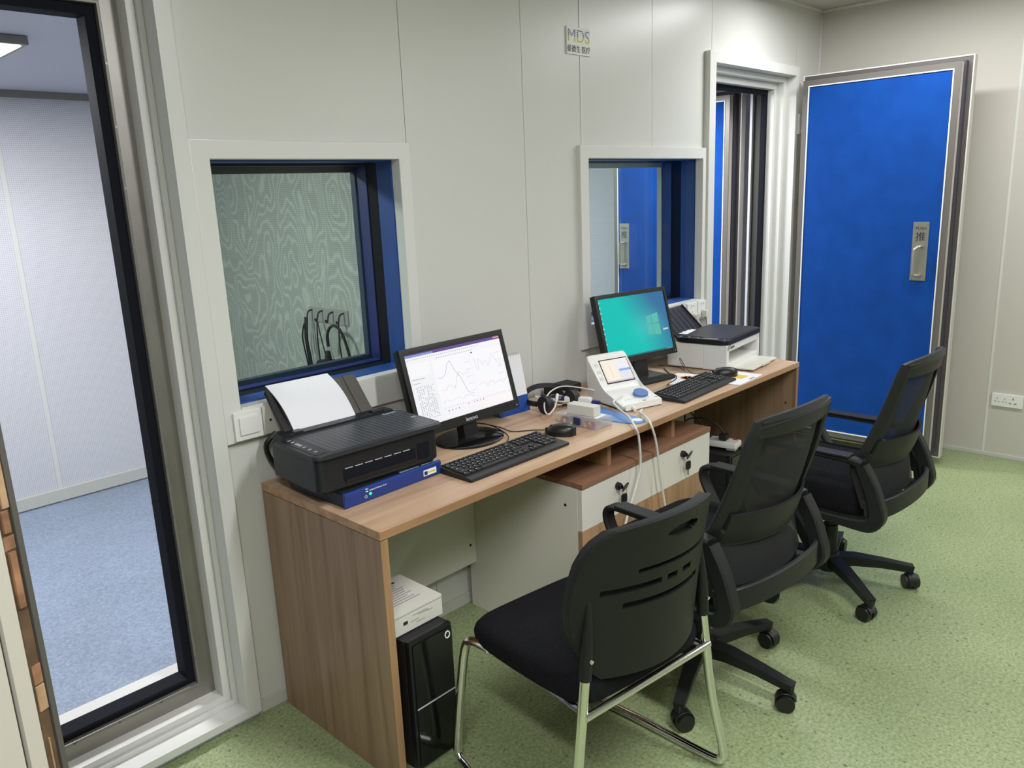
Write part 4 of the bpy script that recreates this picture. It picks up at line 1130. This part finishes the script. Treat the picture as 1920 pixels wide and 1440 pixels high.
mouse('black computer mouse lying on the printed mouse pad', (1.965, -.462, DZ+.0035), math.radians(35))

def cable(label, pts, r, m, loc=None, name='cable'):
    o = Vector(pts[0]) if loc is None else Vector(loc)
    ob = obj(name, B().tube([Vector(p)-o for p in pts], r, 8, smooth=6), m); ob.location = o
    return tag(ob, label, 'cable')
zc = DZ+.003
cable('thin black mouse cable running to the near mouse', [(.760, -.06, zc), (.774, -.150, zc+.019), (.800, -.230, zc+.012), (.817, -.279, zc), (.870, -.325, zc), (.886, -.378, zc+.006)], .0020, 'black')
cable('thin black keyboard cable crossing behind the near keyboard', [(.735, -.06, zc), (.755, -.140, zc+.021), (.778, -.215, zc+.020), (.762, -.310, zc+.006), (.693, -.372, zc+.008)], .0020, 'black')
cable('black cable curling beside the base of the teal-screen monitor', [(1.946, -.166, zc), (1.880, -.235, zc), (1.850, -.29, zc), (1.790, -.325, zc), (1.700, -.345, zc), (1.640, -.392, zc+.014)], .0022, 'black')
cable('thin dark mouse cable looping up in front of the white printer', [(1.99, -.105, zc), (2.005, -.20, zc), (1.965, -.262, zc), (1.935, -.270, zc+.03), (1.925, -.262, zc+.055), (1.938, -.258, zc+.058), (1.940, -.285, zc+.02), (1.930, -.33, zc), (1.942, -.405, zc+.012)], .0016, 'black')
cable('black monitor cable behind the teal-screen monitor', [(1.76, -.06, .93), (1.80, -.055, .84), (1.82, -.08, zc+.002), (1.88, -.07, zc+.002), (1.95, -.06, zc)], .0032, 'black')

# --- desk calendar
t = thing('desk_calendar', 'white and blue desk calendar standing behind the white-screen monitor', 'calendar', (1.002, -.076, DZ), math.radians(-4))
for sg, m_ in ((1, 'cardboard_white'), (-1, 'paper')):
    obj('calendar_leaf', B().prism([(sg*.048, 0), (sg*.0505, 0), (sg*.003, .215), (sg*.0005, .215)], -.075, .075, 'x'), m_, t)
obj('blue_band', B().prism([(-.0512, .0), (-.0506, .0), (-.0376, .062), (-.0382, .062)], -.075, .075, 'x'), 'blue_liner', t, 'royal blue lower band')
obj('calendar_base', bx(-.075, .075, -.052, .052, 0, .002), 'blue_liner', t)
for k in range(11):
    x = -.065+k*.013; obj('wire_loop', B().tube([(x, .006*math.sin(a), .214+.006*math.cos(a)) for a in [2*PI*i/10 for i in range(10)]], .0009, 5, closed=True), 'chrome', t)
for k in range(9):
    obj('print_line', bx(.02+(k % 3)*.015, .031+(k % 3)*.015, -.006-.0015*(k//3), -.0052-.0015*(k//3), .19-.008*(k//3), .194-.008*(k//3)), 'ink_grey', t)

# --- headset, adapter, probe
t = thing('headset', 'black headset lying on the desk behind the cables', 'headphones', (1.140, -.195, DZ), math.radians(-30))
obj('headband', B().ribbon([(-.075, -.02, .030), (-.10, .03, .032), (-.085, .09, .050), (-.03, .125, .062), (.04, .118, .060), (.088, .075, .048), (.095, .02, .036)], .020, .008, (0, .3, 1), smooth=5), 'black_soft', t)
for sg, c in ((-1, (-.052, -.055, .034)), (1, (.070, -.012, .036))):
    e = obj('ear_cup', B().cyl((c[0]-.012, c[1]-.004, c[2]), (c[0]+.016, c[1]+.006, c[2]), .034, .030, seg=24), 'black_soft', t)
    obj('ear_pad', B().tube([(c[0]+.018, c[1]+.007+.022*math.cos(a), c[2]+.022*math.sin(a)) for a in [2*PI*i/20 for i in range(20)]], .010, 8, closed=True), 'black', e)
    obj('yoke', B().tube([(c[0], c[1], c[2]+.01), (c[0]-.012*sg, c[1]+.025, c[2]), (c[0]-.024, c[1]+.04, c[2]-.002)], .006, 8), 'black', t)
t = thing('power_adapter', 'flat black power adapter against the wall behind the headset', 'adapter', (1.335, -.075, DZ), math.radians(-4))
obj('adapter_case', bx(-.070, .070, -.042, .042, .002, .042, bev=.005), 'black_soft', t); obj('adapter_cable', B().tube([(.068, 0, .02), (.10, .005, .018), (.135, .03, .006)], .004, 7, smooth=4), 'black', t)
t = thing('cable_tangle', 'tangle of pale and grey cables on the desk between headset and screen device', 'cable', (1.21, -.16, DZ))
rr = random.Random(11)
for k in range(7):
    pts = [(rr.uniform(-.07, .09), rr.uniform(-.08, .06), .005+.030*rr.random()) for _ in range(7)]
    obj('cable_strand', B().tube(pts, .0022+.0012*(k % 2), 7, smooth=5), ('white_cable', 'ink_grey', 'black_soft')[k % 3], t)
t = thing('probe', 'white handheld probe with navy ends lying behind the small white box', 'probe', (1.205, -.262, DZ), math.radians(-72))
obj('probe_body', bx(-.055, .055, -.015, .015, .012, .044, bev=.008), 'white_plastic', t)
obj('probe_end', bx(-.068, -.0555, -.014, .014, .004, .040, bev=.004), 'navy', t); obj('probe_end', bx(.0555, .088, -.008, .008, .018, .032, bev=.003), 'navy', t)
obj('probe_rest', bx(-.03, .03, -.012, .012, 0, .013), 'navy', t)
t = thing('insert_earphone', 'thin white earphone lead looping above the headset', 'earphone', (1.304, -.33, .80))
P0 = Vector((1.304, -.33, .80)); loop = [(1.304, -.33, .788), (1.296, -.258, .80), (1.237, -.172, .815), (1.162, -.167, .812), (1.074, -.209, .800), (1.004, -.268, .785), (.992, -.298, .778), (1.036, -.288, .792), (1.085, -.256, .803)]
obj('lead', B().tube([Vector(p)-P0 for p in loop], .0028, 8, smooth=6), 'white_cable', t)
obj('earpiece', B().cyl(Vector((1.085, -.256, .803))-P0, Vector((1.122, -.228, .808))-P0, .005, .0065, seg=12).sphere(Vector((1.126, -.225, .810))-P0, .007, 10), 'white_plastic', t)

# --- small parts box with coloured eartips, white box on it
BX = (1.052, -.409, DZ)
t = thing('parts_box', 'clear plastic parts box full of coloured ear tips', 'parts box', BX, math.radians(-92))
obj('tray_floor', bx(-.094, .094, -.047, .047, .0, .002), 'clear_box', t)
for (a, c, d, e) in ((-.094, .094, -.047, -.0452), (-.094, .094, .0452, .047), (-.094, -.0922, -.045, .045), (.0922, .094, -.045, .045), (-.032, -.031, -.045, .045), (.030, .031, -.045, .045)):
    obj('tray_wall', bx(a, c, d, e, .0021, .026), 'clear_box', t)
obj('lid', bx(-.096, .096, -.049, .049, .0262, .034, bev=.003), 'clear_box', t)
obj('latch', bx(-.002, .026, -.0525, -.0475, .008, .033, bev=.001), 'navy', t, 'navy blue latch')
rr = random.Random(5)
for k in range(22):
    x = -.086+(k//2)*.0143+rr.uniform(-.002, .002); y = -.038+.024*(k % 2)+rr.uniform(-.004, .004)
    if abs(abs(x)-.031) < .008: x += .012
    cn = rr.choice(['yellow', 'red', 'bluep', 'green', 'pink', 'red', 'pink', 'orange'])
    e = obj('ear_tip', B().lathe([(0, 0), (.0065, 0), (.0065, .005), (.003, .012), (0, .013)], 10), cn)
    e.location = Vector(BX)+Matrix.Rotation(math.radians(-92), 3, 'Z') @ Vector((x, y, .0024+.0001))
    tag(e, 'small %s rubber ear tip inside the clear parts box' % {'bluep': 'blue'}.get(cn, cn), 'ear tip', 'ear tips in the clear parts box')
t = thing('paper_card', 'white card lying on the lid of the clear parts box', 'card', (1.050, -.416, DZ+.0341), math.radians(-86))
obj('card', bx(-.072, .072, -.030, .030, 0, .002), 'paper', t)
t = thing('small_box', 'small plain white box on top of the clear parts box', 'box', (1.041, -.420, DZ+.0362), math.radians(-85))
obj('carton', bx(-.057, .057, -.022, .022, 0, .038, bev=.0025), 'cardboard_white', t); obj('carton_seam', bx(-.0575, .0575, -.0225, .0225, .003, .0036), 'ink_grey', t)

# --- blue board under the device
t = thing('blue_folder', 'flat light blue board on the desk beside the clear parts box', 'board', (1.175, -.47, DZ), math.radians(0))
pts = catmull([(.085, .165, 0), (.058, .065, 0), (.040, -.075, 0), (.012, -.108, 0), (-.030, -.098, 0), (-.052, .0, 0), (-.04, .12, 0)], 5, True)
obj('board', B().prism([(p.x, p.y) for p in pts], 0, .0035, 'z', bev=.001), 'mat_blue', t)
obj('white_spot', B().lathe([(0, 0), (.020, 0), (.020, .0006), (0, .0006)], 20, (.012, -.078, .0036)), 'ink_white', t)

# --- audiometry screen unit
t = thing('audiometer', 'white desktop test unit with a tilted screen and blue dial', 'test unit', (1.336, -.476, DZ), math.radians(-16))
W = .093
side = [(.0, .004), (.004, .026), (.125, .048), (.150, .066), (.226, .170), (.240, .177), (.250, .172), (.240, .10), (.235, .004)]
obj('housing', B().prism(side, -W, W, 'x', bev=.009), 'white_plastic', t, angle=50)
obj('foot_plate', bx(-W+.006, W-.006, .01, .23, 0, .0042), 'black_soft', t)
d = Vector((0, .076, .104)).normalized(); n = Vector((0, -d.z, d.y))
O = Vector((0, .150, .066)); 
def on(a, bb, off): return O+Vector((1, 0, 0))*a+d*bb+n*off
def panel(part, a0, a1, b0, b1, off0, off1, m, lab=None):
    b = B(); v = [b.bm.verts.new(on(a, q, o)) for o in (off0, off1) for a, q in ((a0, b0), (a1, b0), (a1, b1), (a0, b1))]
    for f in ((0, 1, 2, 3), (4, 5, 6, 7), (0, 1, 5, 4), (1, 2, 6, 5), (2, 3, 7, 6), (3, 0, 4, 7)): b.bm.faces.new([v[i] for i in f])
    return obj(part, b, m, t, lab)
panel('screen_surround', -.054, .082, .008, .112, .0, .0012, 'gasket')
Q2 = [(0, .56, .10, 1, (.93, .82, .68)), (.10, .50, .10, .82, (.97, .88, .76)), (.27, .30, .18, .78, (.80, .76, .64)), (.56, 1, .10, .50, (.80, .80, .86)), (.50, 1, .50, 1, (.88, .86, .88)), (.58, 1, .44, .54, (.26, .44, .82)), (.0, 1, 0, .06, (.60, .48, .52)), (.06, .52, .86, .96, (.96, .86, .74))]
ds = display(t, .130, .096, 0, Q2, lambda u, v: (.90, .84, .78), 0)
ds.data.transform(Matrix(((1, 0, 0, .014), (0, -n.y, d.y, 0), (0, -n.z, d.z, 0), (0, 0, 0, 1))))
ds.data.transform(Matrix.Translation(O+d*.012+n*.0016)); ds.data.transform(Matrix.Identity(4))
for k in range(3): panel('soft_key', -.080, -.064, .028+k*.030, .040+k*.030, .0, .0014, 'white_warm')
obj('dial', B().cyl((.030, .060, .036), (.029, .056, .050), .030, .028, seg=32), 'knob_blue', t, 'large blue dial')
obj('dial_ring', B().cyl((.030, .060, .035), (.0298, .0596, .038), .036, .036, seg=32), 'white_plastic', t)
obj('mark', bx(.004, .020, .012, .017, .0276, .0284), 'ink', t)
obj('mark', bx(.070, .082, .02, .026, .0292, .0300), 'ink_grey', t)
for k in range(4): obj('button', bx(-.060+k*.016, -.050+k*.016, .040, .048, .0325, .0345, bev=.001), 'white_warm', t)
obj('connector', B().cyl((-.055, .004, .014), (-.062, -.022, .010), .007, .006, seg=12), 'white_plastic', t)
cable('white cable hanging from the test unit over the desk edge, the left one', [(1.300, -.40, .795), (1.244, -.400, .785), (1.205, -.45, .777), (1.150, -.535, .772), (1.088, -.606, .762), (1.100, -.614, .721), (1.11, -.614, .621), (1.093, -.614, .567), (1.061, -.614, .507), (1.032, -.614, .457), (1.010, -.614, .395), (1.02, -.618, .33), (1.06, -.622, .28)], .0042, 'white_cable')
cable('white cable hanging from the test unit over the desk edge, the right one', [(1.290, -.497, .760), (1.246, -.520, .762), (1.203, -.572, .764), (1.180, -.610, .748), (1.205, -.616, .672), (1.23, -.616, .546), (1.256, -.618, .435), (1.264, -.622, .395), (1.21, -.628, .408), (1.152, -.630, .420), (1.092, -.630, .420), (1.044, -.632, .408), (1.014, -.634, .375), (1.02, -.634, .30)], .0042, 'white_cable')

# --- papers
t = thing('leaflet', 'printed leaflet with an orange picture beneath the far keyboard', 'leaflet', (1.84, -.365, DZ), math.radians(24))
obj('leaflet_sheet', bx(-.105, .105, -.072, .072, 0, .0008), 'paper', t)
for k in range(7):
    a = k*.9; obj('print_mark', B().lathe([(0, 0), (.016, 0), (.016, .0003), (0, .0003)], 10, (.020+.018*math.cos(a), .012+.018*math.sin(a), .0009)), 'orange', t)
t = thing('mouse_pad', 'pale printed mouse pad with yellow patch at the desk front edge', 'mouse pad', (1.96, -.496, DZ+.0009), math.radians(3))
obj('pad', B().prism(rrect(-.115, .110, -.094, .095, .010, 4), 0, .0022, 'z'), 'paper', t)
obj('print_patch', bx(-.01, .055, -.055, .03, .0023, .0026), 'yellow', t); obj('print_patch', bx(.0, .05, -.088, -.078, .0023, .0026), 'ink_grey', t)

# --- white printer
t = thing('inkjet_printer', 'white inkjet printer with black lid at the right end of the desk', 'printer', (2.215, -.262, DZ), math.radians(6))
hw, y0, y1 = .196, -.150, .140
H2 = .132
b = B()
b.box(-hw, hw, y0+.11, y1, .004, H2-.012, bev=.008)
b.box(-hw, -hw+.030, y0, y0+.112, .004, H2-.012, bev=.006); b.box(hw-.022, hw, y0, y0+.112, .004, H2-.012, bev=.006)
b.box(-hw+.002, hw-.002, y0, y0+.115, H2-.044, H2-.0125, bev=.005); b.box(-hw+.004, hw-.004, y0+.002, y0+.115, .003, .034, bev=.003)
obj('body', b, 'white_plastic', t)
obj('output_bay', bx(-hw+.031, hw-.023, y0+.088, y0+.1095, .035, H2-.045), 'white_warm', t)
obj('paper_exit', bx(-hw+.034, -hw+.115, y0+.080, y0+.0875, .046, .070), 'gasket', t)
obj('roller', bx(-hw+.036, -hw+.112, y0+.076, y0+.081, .054, .058), 'silver_ink', t)
lid = obj('scanner_lid', B().prism(rrect(-hw-.006, hw+.010, y0-.006, y1-.040, .030, 6), H2-.011, H2+.010, 'z', bev=.005), 'black', t)
obj('lid_plate', B().prism(rrect(-hw+.040, hw, y0+.006, y1-.050, .02, 5), H2+.0095, H2+.0115, 'z', bev=.0008), 'printer_top', lid)
obj('control_glass', bx(-hw+.004, -hw+.034, y0+.05, y0+.12, H2+.0095, H2+.0112), 'alu', lid)
for k in range(6): obj('control_icon', bx(-hw+.012, -hw+.022, y0+.015+k*.042, y0+.022+k*.042, H2+.0096, H2+.0106), 'silver_ink', lid)
text('lettering', 'Canon', .020, 'ink', t, frame((-hw+.055, y0-.0008, H2-.026), (1, 0, 0), (0, 0, 1)))
def slab2(part, x0, x1, yb, zb, yt, ztp, th, m, par=None):
    dd = Vector((0, yt-yb, ztp-zb)); nn = Vector((0, -dd.z, dd.y)).normalized()*th
    return obj(part, B().prism([(yb, zb), (yt, ztp), (yt+nn.y, ztp+nn.z), (yb+nn.y, zb+nn.z)], x0, x1, 'x', bev=.001), m, par or t)
tr = slab2('rear_tray', -.165, .105, .105, H2-.01, .235-.012, H2+.105, .006, 'printer_top')
for k in range(6): slab2('tray_rib', -.150+k*.045, -.146+k*.045, .098, H2-.004, .217-.012, H2+.104, .0035, 'black', t)
slab2('tray_edge', -.172, -.164, .10, H2-.01, .232-.012, H2+.107, .010, 'black'); slab2('tray_edge', .104, .112, .10, H2-.01, .232-.012, H2+.107, .010, 'black')
obj('front_tray', bx(-hw+.06, hw-.035, y0-.098, y0+.01, .006, .012, bev=.002), 'white_warm', t); obj('tray_stop', bx(-.03, .06, y0-.104, y0-.096, .006, .016, bev=.001), 'white_warm', t)
t = thing('sticker', 'small white label strip on the lid of the white printer', 'label', (2.143, -.168, DZ+H2+.0118), math.radians(12))
obj('label_strip', bx(-.065, .065, -.020, .020, 0, .0006), 'paper', t)
